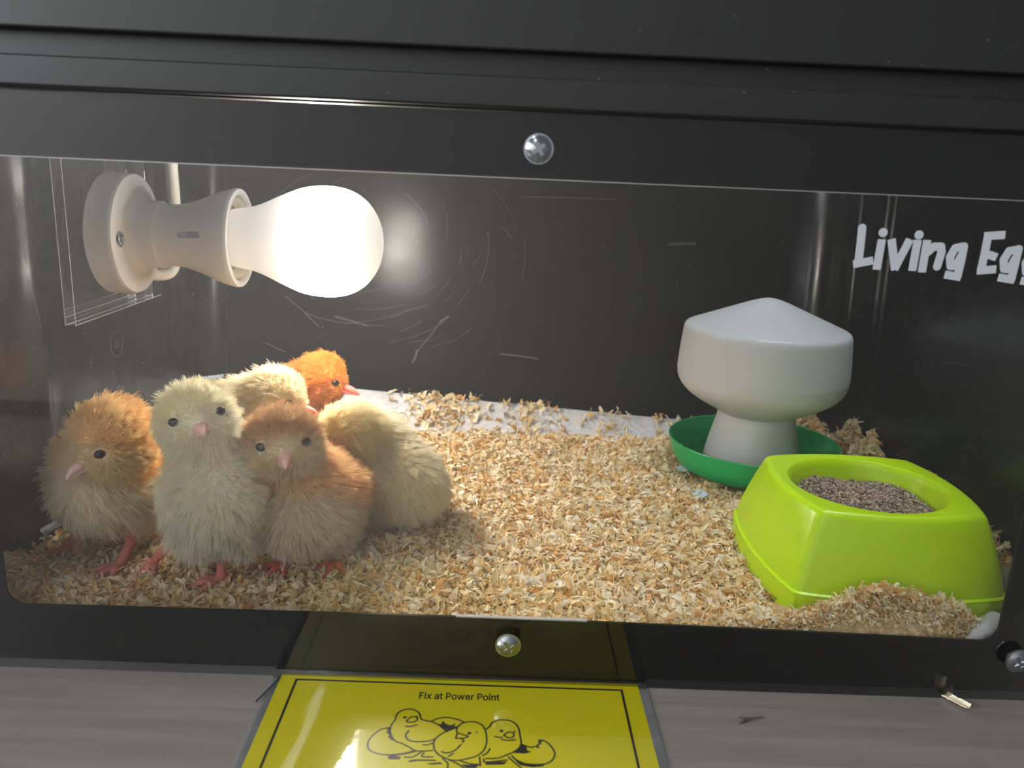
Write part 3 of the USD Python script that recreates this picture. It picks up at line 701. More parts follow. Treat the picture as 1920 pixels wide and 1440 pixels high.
# heaps pushed against the bowl and walls
def heap(cx, cy, sx, sy, h, n):
    a = rs.normal(0, 1, (n, 2)); xx, yy = cx + a[:, 0] * sx, cy + a[:, 1] * sy
    zz = bed_z(xx, yy) + h * np.exp(-0.5 * (a ** 2).sum(1)) * rs.random(n)
    ok = (yy > 9.5) & ~((xx > 166) & (yy < 75)) & (xx < XR - 5) & (xx > XL + 5)
    bb = (np.stack([xx - BW[0], yy - BW[1]], 1)) @ RB[:2, :2]
    ok &= ~(np.maximum(np.abs(bb[:, 0]), np.abs(bb[:, 1])) < 47)
    return np.stack([xx, yy, zz], 1)[ok]
hs = np.vstack([heap(120, 13, 24, 5, 8, 900), heap(148, 12, 9, 4, 9, 380), heap(172, 262, 10, 14, 12, 300), heap(184, 212, 4, 18, 18, 380), heap(184, 180, 3.5, 10, 30, 420)] + [np.stack([rs.normal(185.5, 1.6, k), rs.normal(cy, sy, k), rs.normal(cz, 2.2, k)], 1) for cy, sy, cz, k in ((110, 6, 50, 60), (54, 3.5, 47, 26), (40, 3, 43, 12))] + [heap(-265, 34, 5, 9, 7, 160), heap(78, 210, 10, 22, 5, 200)])
xf, yf = rs.uniform(XL + 8, 166, 2400), rs.uniform(4.6, 11, 2400)
pf = np.stack([xf, yf, bed_z(xf, yf) - 1.2 + rs.random(2400) * 2.0], 1)
allp = np.vstack([pos[keep], pe, hs, pf])
nx = len(pe) + len(hs) + len(pf)
allq = np.vstack([q[keep], quats(rs.random(nx) * 6.283, rs.normal(0, 0.8, nx), rs.normal(0, 0.8, nx))])
alli = np.concatenate([ids[keep], rs.integers(0, len(protos), nx)])
alls = rs.uniform(0.8, 1.5, len(allp))
alls = np.where(allp[:, 1] < 12, np.minimum(alls, 0.28 + 0.06 * allp[:, 1]), alls)[:, None] * np.ones(3)
instancer('/World/wood_shavings/flakes', protos, allp, allq, alli, alls)
tag(stage.GetPrimAtPath('/World/wood_shavings/flakes'), kind='stuff')

# scraps of paper
def scrap(name, label, c, size, yaw, tilt, curl, material, seed, cat_='paper scrap'):
    r = np.random.default_rng(seed)
    u, v = np.meshgrid(np.linspace(-1, 1, 12), np.linspace(-1, 1, 8), indexing='ij')
    a = v * curl
    R = size[1] / max(curl, 1e-3)
    p = np.stack([u * size[0] + r.normal(0, 0.25, u.shape), R * np.sin(a), R * (1 - np.cos(a)) + r.normal(0, 0.15, u.shape)], -1)
    cy, sy = math.cos(yaw), math.sin(yaw); ct, st = math.cos(tilt), math.sin(tilt)
    Rz = np.array([[cy, -sy, 0], [sy, cy, 0], [0, 0, 1]]) @ np.array([[ct, 0, -st], [0, 1, 0], [st, 0, ct]])
    p = p.reshape(-1, 3) @ Rz.T + np.asarray(c, float)
    g = p.reshape(12, 8, 3)
    v_, f_ = sheet(g[..., 0], g[..., 1], g[..., 2], 0.4)
    o = part(stage.GetPrimAtPath('/World'), name, (v_, f_), material, smooth=40)
    return tag(o, label, cat_)
scrap('paper_scrap', 'rolled white scrap of torn paper by the feet of the leftmost chick', (-262, 70, 29.0), (7.5, 3.8), 0.9, 0.3, 2.0, m_paper, 1)
scrap('paper_scrap', 'pale blue paper corner sticking up behind the back-left chicks', (-262, 286, 48), (9, 4), 0.1, 0.15, 0.8, m_blue_paper, 2)
scrap('paper_scrap', 'small pale blue paper scrap among the shavings beside the green tray', (72.5, 190, 27.0), (6, 4.5), 0.3, 0.1, 0.5, m_blue_paper, 3)
scrap('paper_scrap', 'tiny pale paper scrap among the shavings left of the lime bowl', (72.5, 150, 26.0), (4.5, 4.0), 0.8, 0.1, 0.5, m_blue_paper, 4)

# ------------------------------------------------------------------ the card on the desk
card = thing('sign_card', 'yellow laminated card with a line drawing of three hatching chicks, lying on the desk', 'sign')
C0 = np.array([-61.1, -1.5]); ca, sa = math.cos(0.0053), math.sin(0.0053)
def card_rect(x0, x1, y0, y1):
    return Polygon([(C0[0] + a * ca - b * sa, C0[1] + a * sa + b * ca) for a, b in ((x0, y0), (x1, y0), (x1, y1), (x0, y1))])
def flat(shape, z0, z1):
    v, f = extrude(shape, z1 - z0)
    return v + (0, 0, z0), f
yellow = card_rect(-74, 74, -105, 0)
part(card, 'print_sheet', flat(yellow, 0.25, 0.6), m_card, smooth=False)
part(card, 'laminate_border', flat(card_rect(-77.5, 77.5, -108, 0).difference(yellow), 0.2, 0.55), m_laminate, smooth=False, label='clear laminate edge round the yellow card')
def ring(x0, x1, y0, y1, w):
    P = Polygon([(x0, y0), (x1, y0), (x1, y1), (x0, y1)])
    return P.buffer(w / 2, join_style='mitre').difference(P.buffer(-w / 2, join_style='mitre'))
part(card, 'border_line', flat(ring(-128.3, 5.6, -100.5, -5.7, 1.0), 0.602, 0.64), m_ink, smooth=False)
tm = meshkit.text_mesh('Fix at Power Point', 4.05, depth=0.04, bold=True)
tv, tf = np.array(tm.vertices), np.array(tm.faces)
wid = tv[:, 0].max() - tv[:, 0].min()
tv[:, 0] = (tv[:, 0] - tv[:, 0].min()) * (32.3 / wid)
tv = np.stack([-77.2 + tv[:, 0], -15.55 + tv[:, 1] + tv[:, 0] * 0.012, 0.602 + tv[:, 2]], 1)
part(card, 'printed_words', (tv, tf), m_ink, smooth=False)
STROKES=[
[(-86.5,-33.6),(-89.4,-34.9),(-91.6,-37.7),(-92.9,-40.7),(-93.0,-43.8),(-91.9,-46.3),(-89.6,-47.7),(-86.5,-48.5),(-83.2,-48.3),(-79.5,-47.6),(-75.5,-45.8)],
[(-66.2,-33.1),(-68.1,-31.2),(-70.5,-29.6),(-72.8,-29.0),(-74.9,-28.1),(-75.6,-25.7),(-76.9,-23.6),(-78.9,-22.5),(-80.7,-22.4),(-82.7,-23.2),(-84.1,-24.7),(-84.8,-26.9),(-84.8,-28.9),(-85.7,-31.4),(-86.0,-33.8),(-85.7,-36.4),(-84.7,-39.0),(-83.1,-41.1),(-80.6,-42.3),(-77.8,-44.1),(-75.5,-45.8),(-72.9,-46.0),(-69.1,-45.5)],
[(-80.5,-29.8),(-79.6,-28.0),(-78.4,-26.9),(-77.0,-27.0),(-76.4,-28.5),(-77.2,-29.6),(-78.9,-30.2),(-80.5,-29.8)],
[(-80.4,-32.6),(-78.6,-32.7),(-76.3,-31.6)],
[(-79.0,-35.2),(-79.8,-37.4),(-79.2,-39.4),(-77.8,-40.6),(-75.1,-41.1),(-71.7,-40.6),(-69.6,-39.9),(-68.4,-38.8)],
[(-72.8,-42.6),(-71.1,-42.5),(-69.5,-41.6)],
[(-70.6,-28.9),(-68.4,-27.4),(-65.8,-26.7),(-63.1,-27.0),(-60.3,-27.9),(-58.2,-29.3)],
[(-49.4,-40.2),(-50.0,-43.4),(-51.2,-45.9),(-53.3,-47.9),(-56.2,-49.2),(-59.1,-50.1),(-61.6,-50.2),(-64.2,-49.3),(-66.6,-47.6),(-68.2,-45.5),(-68.9,-43.0),(-68.9,-40.5),(-68.0,-38.2),(-66.0,-35.8),(-63.5,-34.0),(-60.9,-32.2)],
[(-60.5,-35.8),(-61.0,-33.5),(-60.3,-31.5),(-58.9,-29.7),(-56.7,-28.8),(-54.0,-28.8),(-51.7,-30.2),(-50.3,-32.7),(-49.7,-35.6),(-49.4,-40.2)],
[(-61.0,-38.5),(-60.5,-35.8),(-59.0,-36.1),(-56.5,-37.3),(-58.8,-38.4),(-61.0,-38.5)],
[(-59.3,-38.4),(-57.9,-39.6),(-58.5,-40.6)],
[(-58.9,-41.9),(-60.3,-44.2),(-61.9,-45.8),(-63.9,-46.6),(-65.7,-46.0)],
[(-61.4,-46.7),(-63.0,-48.3)],
[(-49.6,-32.6),(-48.3,-30.9),(-47.7,-29.1),(-45.4,-27.4),(-42.7,-27.0),(-40.0,-27.7),(-38.0,-30.0),(-37.2,-33.0),(-36.8,-37.0),(-36.6,-40.2),(-37.5,-42.8),(-39.7,-45.1),(-42.3,-46.8),(-45.2,-48.4),(-49.4,-48.9)],
[(-48.1,-43.6),(-49.1,-45.8),(-50.7,-47.4)],
[(-43.1,-35.9),(-41.6,-34.3),(-40.1,-34.2),(-39.2,-35.5),(-39.9,-37.0),(-41.4,-37.2),(-43.1,-35.9)],
[(-46.4,-36.8),(-44.9,-37.2),(-43.6,-37.0)],
[(-43.8,-38.3),(-41.8,-38.7),(-38.8,-38.3)],
[(-30.0,-38.0),(-27.8,-38.4),(-25.8,-40.7),(-24.4,-44.1),(-24.6,-46.6),(-25.8,-49.0),(-28.4,-50.7),(-32.2,-51.1),(-35.5,-50.7),(-38.5,-49.0),(-40.1,-47.0)],
[(-36.6,-40.5),(-34.5,-41.7),(-32.8,-42.1),(-31.4,-41.6),(-30.2,-42.1),(-30.6,-40.9),(-29.4,-39.9),(-30.1,-39.1),(-28.9,-38.7)],
[(-75.4,-46.4),(-79.5,-47.9),(-83.2,-48.6)],
[(-72.9,-46.3),(-75.9,-49.2),(-78.9,-49.4)],
[(-72.0,-46.9),(-72.6,-48.8),(-68.8,-48.9)],
[(-65.0,-49.6),(-63.1,-51.9),(-63.0,-54.3)],
[(-58.6,-50.5),(-55.6,-51.6),(-51.9,-52.1)],
[(-51.8,-48.1),(-51.4,-52.6)],
[(-50.3,-49.0),(-49.4,-50.7),(-41.8,-49.2)],
[(-41.4,-47.6),(-39.3,-50.3),(-36.8,-53.1)],
[(-62.8,-50.1),(-59.8,-51.8),(-57.2,-54.0)]]
FILLS=[
[(-87.3,-34.2),(-86.4,-33.8),(-85.7,-36.4),(-84.7,-39.0),(-83.9,-40.2),(-84.4,-40.9),(-86.1,-39.0),(-85.8,-37.7),(-87.3,-36.3),(-86.7,-35.6)],
[(-68.8,-30.7),(-67.0,-30.8),(-66.5,-28.7),(-65.5,-30.5),(-63.2,-31.3),(-61.7,-30.1),(-61.9,-31.9),(-60.1,-31.5),(-62.7,-32.9),(-65.2,-34.7),(-66.4,-33.1)],
[(-36.6,-40.2),(-34.7,-42.0),(-34.5,-43.9),(-33.0,-44.5),(-35.0,-45.5),(-37.6,-45.4),(-39.5,-45.4),(-38.0,-43.4)],
[(-85.0,-49.3),(-83.2,-48.6),(-80.1,-49.4),(-80.4,-50.6),(-84.1,-50.8)],
[(-77.4,-51.4),(-75.0,-50.4),(-67.4,-50.3),(-67.4,-50.9),(-74.1,-51.1),(-76.5,-51.9)],
[(-39.5,-48.5),(-37.2,-50.3),(-33.0,-51.3),(-28.2,-50.6),(-28.9,-51.9),(-33.1,-52.5),(-37.2,-51.7)],
[(-70.6,-52.3),(-65.7,-51.5),(-64.8,-52.3),(-68.9,-52.8)],
[(-58.1,-52.3),(-51.9,-52.3),(-53.1,-53.8),(-56.4,-54.0)],
[(-49.8,-50.7),(-41.8,-50.1),(-43.1,-51.6),(-49.4,-52.0)],
[(-82.1,-27.2),(-81.3,-26.8),(-80.5,-27.3),(-81.0,-28.1),(-81.8,-28.0)],
[(-57.0,-35.9),(-56.3,-34.6),(-55.2,-34.9),(-55.5,-35.8),(-56.3,-36.2)],
[(-44.6,-33.0),(-43.9,-32.7),(-43.2,-33.3),(-43.6,-34.2),(-44.4,-34.1)],
[(-39.4,-33.3),(-38.8,-33.1),(-38.6,-33.9),(-39.2,-34.2)],
[(-76.7,-26.5),(-76.3,-26.4),(-76.1,-27.0),(-76.5,-27.2)],
[(-53.6,-34.4),(-53.2,-34.2),(-53.0,-35.0),(-53.5,-35.2)]]

lines = unary_union([LineString(spline(np.array(s), 5)[:, :2] if len(s) > 2 else s).buffer(0.33) for s in STROKES] + [Polygon(s).buffer(0.05) for s in FILLS])
part(card, 'chick_drawing', flat(lines, 0.602, 0.64), m_ink, smooth=False, label='black line drawing of three chicks hatching from eggs')
# litter on the desk
v, f = tube(spline([(49.5, -23.2, 1.0), (52, -22.6, 1.2), (56, -21.4, 1.0), (60.5, -20.2, 0.8)], 4), [1.1, 1.2, 1.25, 1.1, 0.8, 0.55, 0.45, 0.4, 0.36, 0.32, 0.3, 0.25, 0.15], 8)
tag(part(stage.GetPrimAtPath('/World'), 'wood_splinter', (v, f), plain('dark_splinter', srgb(84, 74, 60), 0.7)), 'dark wood splinter lying on the desk to the right of the card', 'splinter')
scrap('wood_shaving', 'single pale wood shaving on the desk below the right end of the box', (145.0, -6.5, 1.4), (5.0, 2.2), -1.0, 0.05, 0.7, m_flakes[0], 9, 'wood shaving')
v, f = tube(spline([(-137.0, -3.5, 1.0), (-135.6, -6, 0.9), (-138.2, -14, 0.8), (-140.5, -21, 0.7)], 5), 0.28, 6)
tag(part(stage.GetPrimAtPath('/World'), 'dark_thread', (v, f), m_dark), 'thin dark thread on the desk at the left edge of the card', 'thread')

# ------------------------------------------------------------------ chicks
def smin(a, b, k):
    h = np.clip(0.5 + 0.5 * (b - a) / k, 0, 1)
    return b * (1 - h) + a * h - k * h * (1 - h)
def ell(P, c, r, R=None):
    d = P - np.asarray(c, float)
    if R is not None: d = d @ R
    r = np.asarray(r, float)
    k0 = np.linalg.norm(d / r, axis=-1); k1 = np.linalg.norm(d / (r * r), axis=-1)
    return k0 * (k0 - 1) / np.maximum(k1, 1e-9)
def caps(P, a, b, ra, rb):
    a, b = np.asarray(a, float), np.asarray(b, float)
    ab = b - a
    t = np.clip(((P - a) @ ab) / (ab @ ab), 0, 1)
    return np.linalg.norm(P - a - t[..., None] * ab, axis=-1) - (ra + (rb - ra) * t)
def surface_net(F, org, h):
    s = F < 0
    nx, ny, nz = F.shape
    c = [F[i:nx - 1 + i, j:ny - 1 + j, k:nz - 1 + k] for i in (0, 1) for j in (0, 1) for k in (0, 1)]
    C = np.stack(c, -1)
    cs = C < 0
    act = cs.any(-1) & ~cs.all(-1)
    idx = -np.ones(act.shape, int); idx[act] = np.arange(act.sum())
    D = C[act]
    corner = np.array([(i, j, k) for i in (0, 1) for j in (0, 1) for k in (0, 1)], float)
    acc = np.zeros((len(D), 3)); cnt = np.zeros(len(D))
    for a in range(8):
        for b in range(a + 1, 8):
            if np.abs(corner[a] - corner[b]).sum() == 1:
                m = (D[:, a] < 0) != (D[:, b] < 0)
                t = D[m, a] / (D[m, a] - D[m, b])
                acc[m] += corner[a] + t[:, None] * (corner[b] - corner[a]); cnt[m] += 1
    v = np.argwhere(act) + acc / cnt[:, None]
    faces = []
    for ax in range(3):
        sl0 = [slice(None)] * 3; sl1 = [slice(None)] * 3
        sl0[ax] = slice(0, -1); sl1[ax] = slice(1, None)
        e = s[tuple(sl0)] != s[tuple(sl1)]
        ins = s[tuple(sl0)]
        p = np.argwhere(e)
        o = [a for a in range(3) if a != ax]
        ok = (p[:, o[0]] > 0) & (p[:, o[1]] > 0) & (p[:, o[0]] < F.shape[o[0]] - 1) & (p[:, o[1]] < F.shape[o[1]] - 1)
        p = p[ok]
        def at(d0, d1):
            q = p.copy(); q[:, o[0]] += d0; q[:, o[1]] += d1
            return idx[q[:, 0], q[:, 1], q[:, 2]]
        qd = np.stack([at(-1, -1), at(0, -1), at(0, 0), at(-1, 0)], 1)
        flip = ins[p[:, 0], p[:, 1], p[:, 2]]
        if ax == 1: flip = ~flip
        qd[~flip] = qd[~flip][:, ::-1]
        faces.append(qd)
    q = np.vstack(faces)
    return org + v * h, np.vstack([q[:, [0, 1, 2]], q[:, [0, 2, 3]]])
def basis(yaw, pitch, roll=0.0):
    y, p, r = map(math.radians, (yaw, pitch, roll))
    f = np.array([math.cos(y) * math.cos(p), math.sin(y) * math.cos(p), math.sin(p)])
    l = np.array([-math.sin(y), math.cos(y), 0.0])
    u = np.cross(f, l)
    l, u = math.cos(r) * l + math.sin(r) * u, -math.sin(r) * l + math.cos(r) * u
    return f, l, u
def chick(label, base, B, yaw, bpitch, H, hyaw, hpitch, hroll, feet, toes, pal, beak_mat, hr=14.3, bs=1.0, nfur=22000, seed=0, beak_len=7.5, wing=1.0, grid=1.0):
    base, B, H = (np.asarray(a, float) for a in (base, B, H))
    c = thing('chick', label, 'chick', base, group=None)
    f, l, u = basis(yaw, bpitch)
    hf, hl, hu = basis(hyaw, hpitch, hroll)
    RBm = np.stack([f, l, u], 1)
    RH = np.stack([hf, hl, hu], 1)
    tof = lambda a, b_, c_: B + bs * (a * f + b_ * l + c_ * u)
    lo = np.minimum.reduce([B - 42 * bs, H - 22, base - 30]); hi = np.maximum.reduce([B + 42 * bs, H + 22, base + 30])
    lo[2], hi[2] = base[2] - 4, H[2] + 22
    hi[2] = max(hi[2], B[2] + 36)
    ax = [np.arange(lo[k], hi[k], grid) for k in range(3)]
    P = np.stack(np.meshgrid(*ax, indexing='ij'), -1)
    fl = basis(yaw, 0)
    def body_sdf(P):
        d = ell(P, B, np.array([27, 20.5, 21]) * bs, RBm)
        d = smin(d, ell(P, tof(13, 0, -1), np.array([17.5, 18.5, 19]) * bs, RBm), 9)
        d = smin(d, ell(P, tof(-20, 0, 2), np.array([14, 14, 13]) * bs, RBm), 9)
        d = smin(d, ell(P, tof(-27, 0, 4), np.array([8, 7, 6]) * bs, RBm), 7)
        for s in (-1, 1):
            d = smin(d, ell(P, tof(-4, s * 17.5, 3), np.array([16 * wing, 5.0, 9.5]) * bs, RBm), 3.0)
            d = smin(d, ell(P, tof(-3, s * 10, -14), np.array([10, 8.5, 10]) * bs, RBm), 6)
        d = smin(d, caps(P, tof(12, 0, 8), H - 3 * hf, 14.5 * bs, hr * 0.86), 9)
        return d
    def head_sdf(P):
        d = ell(P, H, np.array([hr * 1.04, hr * 0.98, hr * 0.97]), RH)
        for s in (-1, 1):
            d = smin(d, ell(P, H + hf * hr * 0.33 + s * hl * hr * 0.36 - hu * hr * 0.3, np.full(3, hr * 0.56), RH), 4)
        d = smin(d, ell(P, H + hf * hr * 0.78 - hu * hr * 0.16, np.array([hr * 0.36, hr * 0.27, hr * 0.26]), RH), 4)
        return d
    legs = []
    for k, (ft, ty) in enumerate(zip(feet, toes)):
        ft = np.asarray(ft, float)
        side = 1 if (ft - B) @ l > 0 else -1
        hip = tof(-4, side * 9, -20); hip[:2] = hip[:2] * 0.5 + ft[:2] * 0.5
        back = np.array([math.cos(math.radians(ty)), math.sin(math.radians(ty)), 0])
        hock = ft * 0.45 + hip * 0.55 - back * 3.0; ank = ft + (0, 0, 2.4)
        segs = [(hip, hock, 4.4, 2.5), (hock, ank, 2.3, 2.1)]
        for a, L in ((-32, 13), (0, 16), (32, 13), (180, 6.5)):
            t = math.radians(ty + a)
            mid = ank + np.array([math.cos(t), math.sin(t), 0]) * L * 0.5 + (0, 0, 0.2)
            tip = ank + np.array([math.cos(t), math.sin(t), 0]) * L + (0, 0, -1.4)
            segs += [(ank, mid, 1.5, 1.45), (mid, tip, 1.4, 0.75)]
        legs.append(segs)
    def leg_sdf(P):
        d = np.full(P.shape[:-1], 1e3)
        for sg in legs:
            for a, b, ra, rb in sg:
                d = smin(d, caps(P, a, b, ra, rb), 1.2)
        return d
    bd = smin(body_sdf(P), head_sdf(P), 6)
    lg = np.full(P.shape[:-1], 1e3)
    top = np.searchsorted(ax[2], max(t[0][0][2] for t in legs) + 6) if legs else 0
    if top: lg[:, :, :top] = leg_sdf(P[:, :, :top])
    F = smin(bd, lg, 2.0)
    v, fc = surface_net(F, lo, grid)
    # colours
    bdv = smin(body_sdf(v), head_sdf(v), 6); lgv = leg_sdf(v) if legs else np.full(len(v), 1e3)
    nrm = trimesh.Trimesh(v, fc, process=False)
    if nrm.volume < 0:
        fc = fc[:, ::-1]; nrm = trimesh.Trimesh(v, fc, process=False)
    VN = np.array(nrm.vertex_normals)
    def shade(p, nr):
        hb = np.clip((body_sdf(p) - head_sdf(p)) / 8 + 0.5, 0, 1)          # 1 on the head
        lb = (p - B) @ RBm / bs
        belly = np.clip((-lb[:, 2] + lb[:, 0] * 0.5 + 2) / 12 + 0.2, 0, 1)
        col = pal['back'] * (1 - belly[:, None]) + pal['breast'] * belly[:, None]
        lh = (p - H) @ RH / hr
        face = np.clip((lh[:, 0] * 0.75 - lh[:, 2] * 0.95 - 0.05) * 2.2, 0, 1)
        hc = pal['crown'] * (1 - face[:, None]) + pal['face'] * face[:, None]
        if 'stripe' in pal:
            st = np.exp(-((lh[:, 2] - 0.12) / 0.16) ** 2) * np.clip(0.7 - np.abs(lh[:, 0] - 0.15), 0, 1)
            hc = hc * (1 - 0.75 * st[:, None]) + pal['stripe'] * 0.75 * st[:, None]
        col = col * (1 - hb[:, None]) + hc * hb[:, None]
        mott = 0.92 + 0.16 * meshkit.fbm(p / 9.0, 3, seed + 3)
        return col * mott[:, None]
    cd = shade(v, VN) * 0.86
    lw = np.clip((bdv - lgv) / 1.2 + 0.5, 0, 1)[:, None]
    cd = cd * (1 - lw) + pal['leg'] * (0.9 + 0.2 * meshkit.noise(v / 2.0, seed))[:, None] * lw
    # eyes and beak sit on the surface of the head
    full = lambda p: smin(body_sdf(p), head_sdf(p), 6)
    def on_surface(o, d):
        t = np.linspace(0, 30, 600); pts = o + t[:, None] * d
        s = head_sdf(pts); k = np.argmax(s > 0)
        return pts[k]
    eyes = []
    for s in (-1, 1):
        d = hf * 0.76 + s * hl * 0.66 + hu * 0.12; d /= np.linalg.norm(d)
        p = on_surface(H, d)
        eyes.append(p)
        R = np.stack([hf - (hf @ d) * d, np.zeros(3), d], 1)
        a1 = hf - (hf @ d) * d; a1 /= np.linalg.norm(a1); a2 = np.cross(d, a1)
        sp = trimesh.creation.icosphere(2, 1.0); q = np.asarray(sp.vertices) * (2.4, 1.9, 1.6)
        q = q @ np.stack([a1, a2, d], 0) + p + d * 0.35
        part(c, 'eye', (q, sp.faces), m_eye, smooth=True)
    bb = on_surface(H, (hf - 0.2 * hu) / np.linalg.norm(hf - 0.2 * hu))
    Sp = lambda ctr, r: m3.Manifold.sphere(r, 20).translate(tuple(ctr))
    up_ = m3.Manifold.batch_hull([Sp(bb - hf * 2.5 + hu * 0.8 + s * hl * 1.3, 2.1) for s in (-1, 1)] + [Sp(bb + hf * beak_len * 0.45 - hu * 0.2, 1.7), Sp(bb + hf * beak_len * 0.85 - hu * 1.9, 0.75)])
    dn_ = m3.Manifold.batch_hull([Sp(bb - hf * 2.5 - hu * 1.9 + s * hl * 1.7, 1.5) for s in (-1, 1)] + [Sp(bb + hf * beak_len * 0.4 - hu * 2.3, 1.25), Sp(bb + hf * beak_len * 0.72 - hu * 2.7, 0.6)])
    part(c, 'body', (v, fc), m_skin, cd=cd)
    part(c, 'beak', cat(up_.refine_to_length(0.9), dn_.refine_to_length(0.9)), beak_mat, smooth=True)
    # down: short hairs, laid back along the body
    r = np.random.default_rng(900 + seed)
    tri = v[fc]; ar = 0.5 * np.linalg.norm(np.cross(tri[:, 1] - tri[:, 0], tri[:, 2] - tri[:, 0]), axis=1)
    cen = tri.mean(1)
    okf = (smin(body_sdf(cen), head_sdf(cen), 6) < leg_sdf(cen) + 0.3)
    for e in eyes: okf &= np.linalg.norm(cen - e, axis=1) > 2.8
    okf &= np.linalg.norm(cen - bb, axis=1) > 2.9
    hw = np.clip((body_sdf(cen) - head_sdf(cen)) / 8 + 0.5, 0, 1)
    w = ar * okf * (1 + 1.3 * hw)
    pick = r.choice(len(fc), nfur, p=w / w.sum())
    a, b = r.random(nfur), r.random(nfur)
    fl_ = a + b > 1; a[fl_], b[fl_] = 1 - a[fl_], 1 - b[fl_]
    root = tri[pick, 0] * (1 - a - b)[:, None] + tri[pick, 1] * a[:, None] + tri[pick, 2] * b[:, None]
    fn = np.array(nrm.face_normals)[pick]
    hw = hw[pick]
    bodydir = -f * 0.9 - np.array([0, 0, 0.55]); headdir = -hf * 0.8 + hu * 0.05
    flow = bodydir * (1 - hw[:, None]) + headdir * hw[:, None]
    flow = flow - (flow * fn).sum(1)[:, None] * fn
    clump = meshkit.fbm(root / 3.2, 2, seed + 11)[:, None] - 0.5
    d = fn * 0.85 + flow * 0.5 + r.normal(0, 0.22, (nfur, 3)) + clump * flow * 0.8
    d /= np.linalg.norm(d, axis=1)[:, None]
    fdist = np.linalg.norm(root - (H + hf * hr), axis=1)
    ln = (5.7 * (1 - hw) + 4.2 * hw) * np.clip((fdist - 1.5) / 11, 0.42, 1) * r.uniform(0.65, 1.2, nfur)
    p1 = root + d * (ln * 0.55)[:, None]
    p2 = root + (d * 0.95 + flow * 0.22 - np.array([0, 0, 0.06])) * ln[:, None]
    # hairs gather into little pointed tufts
    from scipy.spatial import cKDTree
    gi = r.choice(nfur, nfur // 9, replace=False)
    _, near = cKDTree(root[gi]).query(root)
    gk = gi[near]
    pull = (0.62 * r.uniform(0.5, 1.0, nfur) * np.clip((fdist - 4) / 14, 0.1, 1))[:, None]
    long_ = np.where(r.random(nfur // 9) < 0.25, 1.4, 1.0)[near][:, None]
    p2 = root + (p2 - root) * long_
    tipg = root[gk] + (p2[gk] - root[gk]) * 1.08
    p2 = p2 * (1 - pull) + tipg * pull
    p1 = p1 * (1 - 0.45 * pull) + (root[gk] + (p1[gk] - root[gk])) * 0.45 * pull
    pts = np.stack([root - fn * 0.3, p1, p2], 1).reshape(-1, 3)
    col = shade(root, fn) * r.uniform(0.9, 1.12, (nfur, 1))
    path = numbered(str(c.GetPath()) + '/down')
    bc = UsdGeom.BasisCurves.Define(stage, path)
    bc.CreateTypeAttr('linear')
    bc.CreateCurveVertexCountsAttr(Vt.IntArray.FromNumpy(np.full(nfur, 3, np.int32)))
    bc.CreatePointsAttr(Vt.Vec3fArray.FromNumpy(((pts - base) * K).astype(np.float32)))
    wd = np.tile(np.array([0.26, 0.20, 0.06], np.float32) * K, nfur)
    bc.CreateWidthsAttr(Vt.FloatArray.FromNumpy(wd)); bc.SetWidthsInterpolation('vertex')
    UsdGeom.PrimvarsAPI(bc).CreatePrimvar('Cd', Sdf.ValueTypeNames.Color3fArray, 'uniform').Set(Vt.Vec3fArray.FromNumpy(np.clip(col, 0, 0.97).astype(np.float32)))
    UsdShade.MaterialBindingAPI.Apply(bc.GetPrim()).Bind(m_down)
    tag(bc, kind='stuff')
    return c
A = lambda r, g, b: np.array(srgb(r, g, b))
LEG = A(214, 128, 122)
pal_orange = dict(back=A(246, 210, 144), breast=A(238, 230, 210), crown=A(236, 208, 156), face=A(232, 214, 178), leg=LEG)
pal_cream = dict(back=A(242, 234, 204), breast=A(240, 236, 222), crown=A(240, 234, 204), face=A(238, 234, 214), leg=LEG)
pal_buff = dict(back=A(234, 198, 150), breast=A(228, 218, 200), crown=A(202, 166, 122), face=A(222, 206, 174), leg=A(222, 110, 100))
pal_pale = dict(back=A(242, 234, 210), breast=A(238, 230, 210), crown=A(242, 226, 172), face=A(240, 228, 186), leg=A(226, 100, 86))
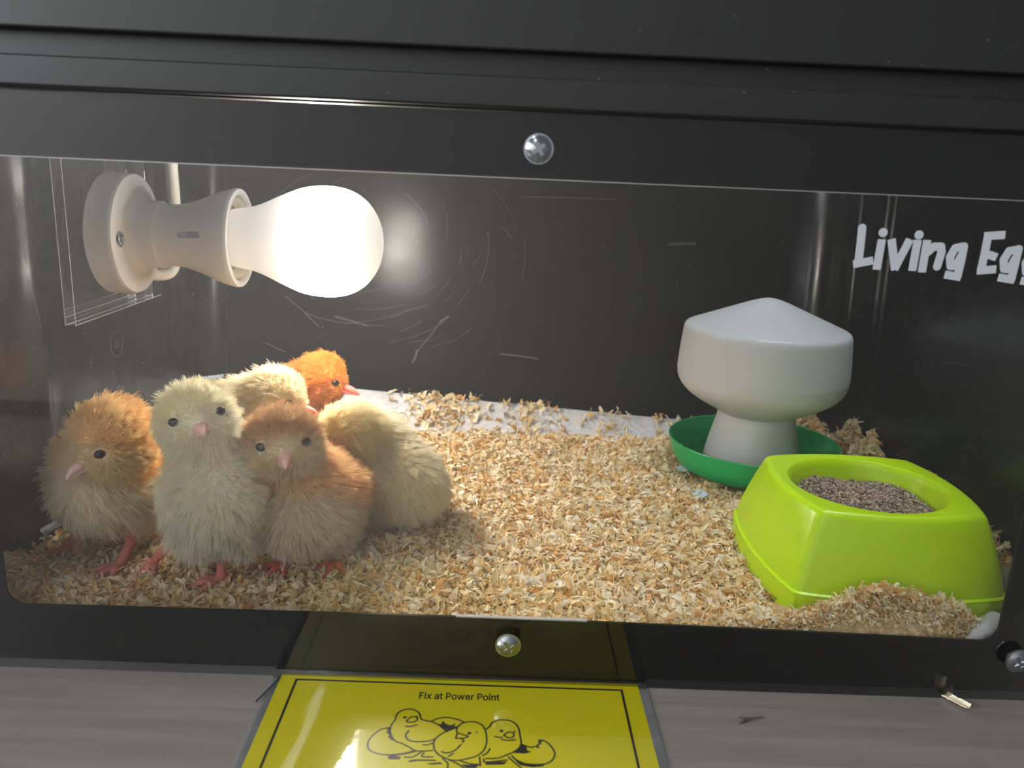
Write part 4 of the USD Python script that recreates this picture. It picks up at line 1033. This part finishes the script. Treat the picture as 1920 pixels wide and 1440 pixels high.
pal_yellow = dict(back=A(236, 228, 200), breast=A(236, 228, 200), crown=A(234, 222, 182), face=A(228, 208, 168), leg=LEG)
pal_red = dict(back=A(226, 160, 92), breast=A(230, 188, 130), crown=A(230, 156, 70), face=A(222, 158, 92), stripe=A(150, 84, 40), leg=LEG)
chick('orange and cream chick with lowered head, leftmost at the left wall', (-233, 54, 19.5), (-223, 57, 62), -114, 6, (-217, 37, 87), -122, -18, 0,
      [(-254, 56, 20), (-222, 46, 20)], [-130, -118], pal_orange, m_beak, hr=14.6, bs=0.96, nfur=26000, seed=1)
chick('tall pale cream chick standing upright nearest the front pane', (-188, 44, 19.5), (-172, 38, 60), -74, 38, (-176, 28, 100), -66, 14, 10,
      [(-208, 50, 20), (-172, 36, 20)], [-100, -150], pal_cream, m_beak, hr=13.2, bs=0.95, nfur=26000, seed=2)
chick('brown-headed buff chick facing the viewer, right of the tall cream chick', (-137, 56, 20), (-136, 58, 54), -98, 6, (-142, 35, 89), -74, 4, 4,
      [(-148, 54, 20.5), (-124, 58, 20.5)], [-110, -100], pal_buff, m_beak, hr=13.2, bs=1.02, nfur=26000, seed=3)
chick('pale chick turned away with its back to the open bedding', (-110, 100, 20), (-108, 106, 49), 140, 12, (-125, 98, 72), 150, -18, 0,
      [(-117, 93, 21.5), (-108, 112, 22)], [150, 150], pal_pale, m_beak, hr=14.4, bs=1.02, nfur=26000, seed=4)
chick('pale yellow chick behind the front ones with a pink beak pointing right', (-190, 128, 22), (-194, 130, 66), -8, 6, (-167, 118, 85), -10, -8, 0,
      [(-194, 120, 22.5), (-190, 138, 22.5)], [-5, -5], pal_yellow, m_beak_red, hr=13.0, bs=0.95, nfur=20000, seed=5, beak_len=10.5)
chick('bright orange chick furthest back, looking right along the back wall', (-180, 200, 24), (-184, 203, 58), -2, 2, (-159, 195, 76), -6, -10, 0,
      [(-184, 194, 24.5), (-182, 212, 24.5)], [0, 0], pal_red, m_beak_red, hr=12.6, bs=0.9, nfur=16000, seed=6, beak_len=10.5)
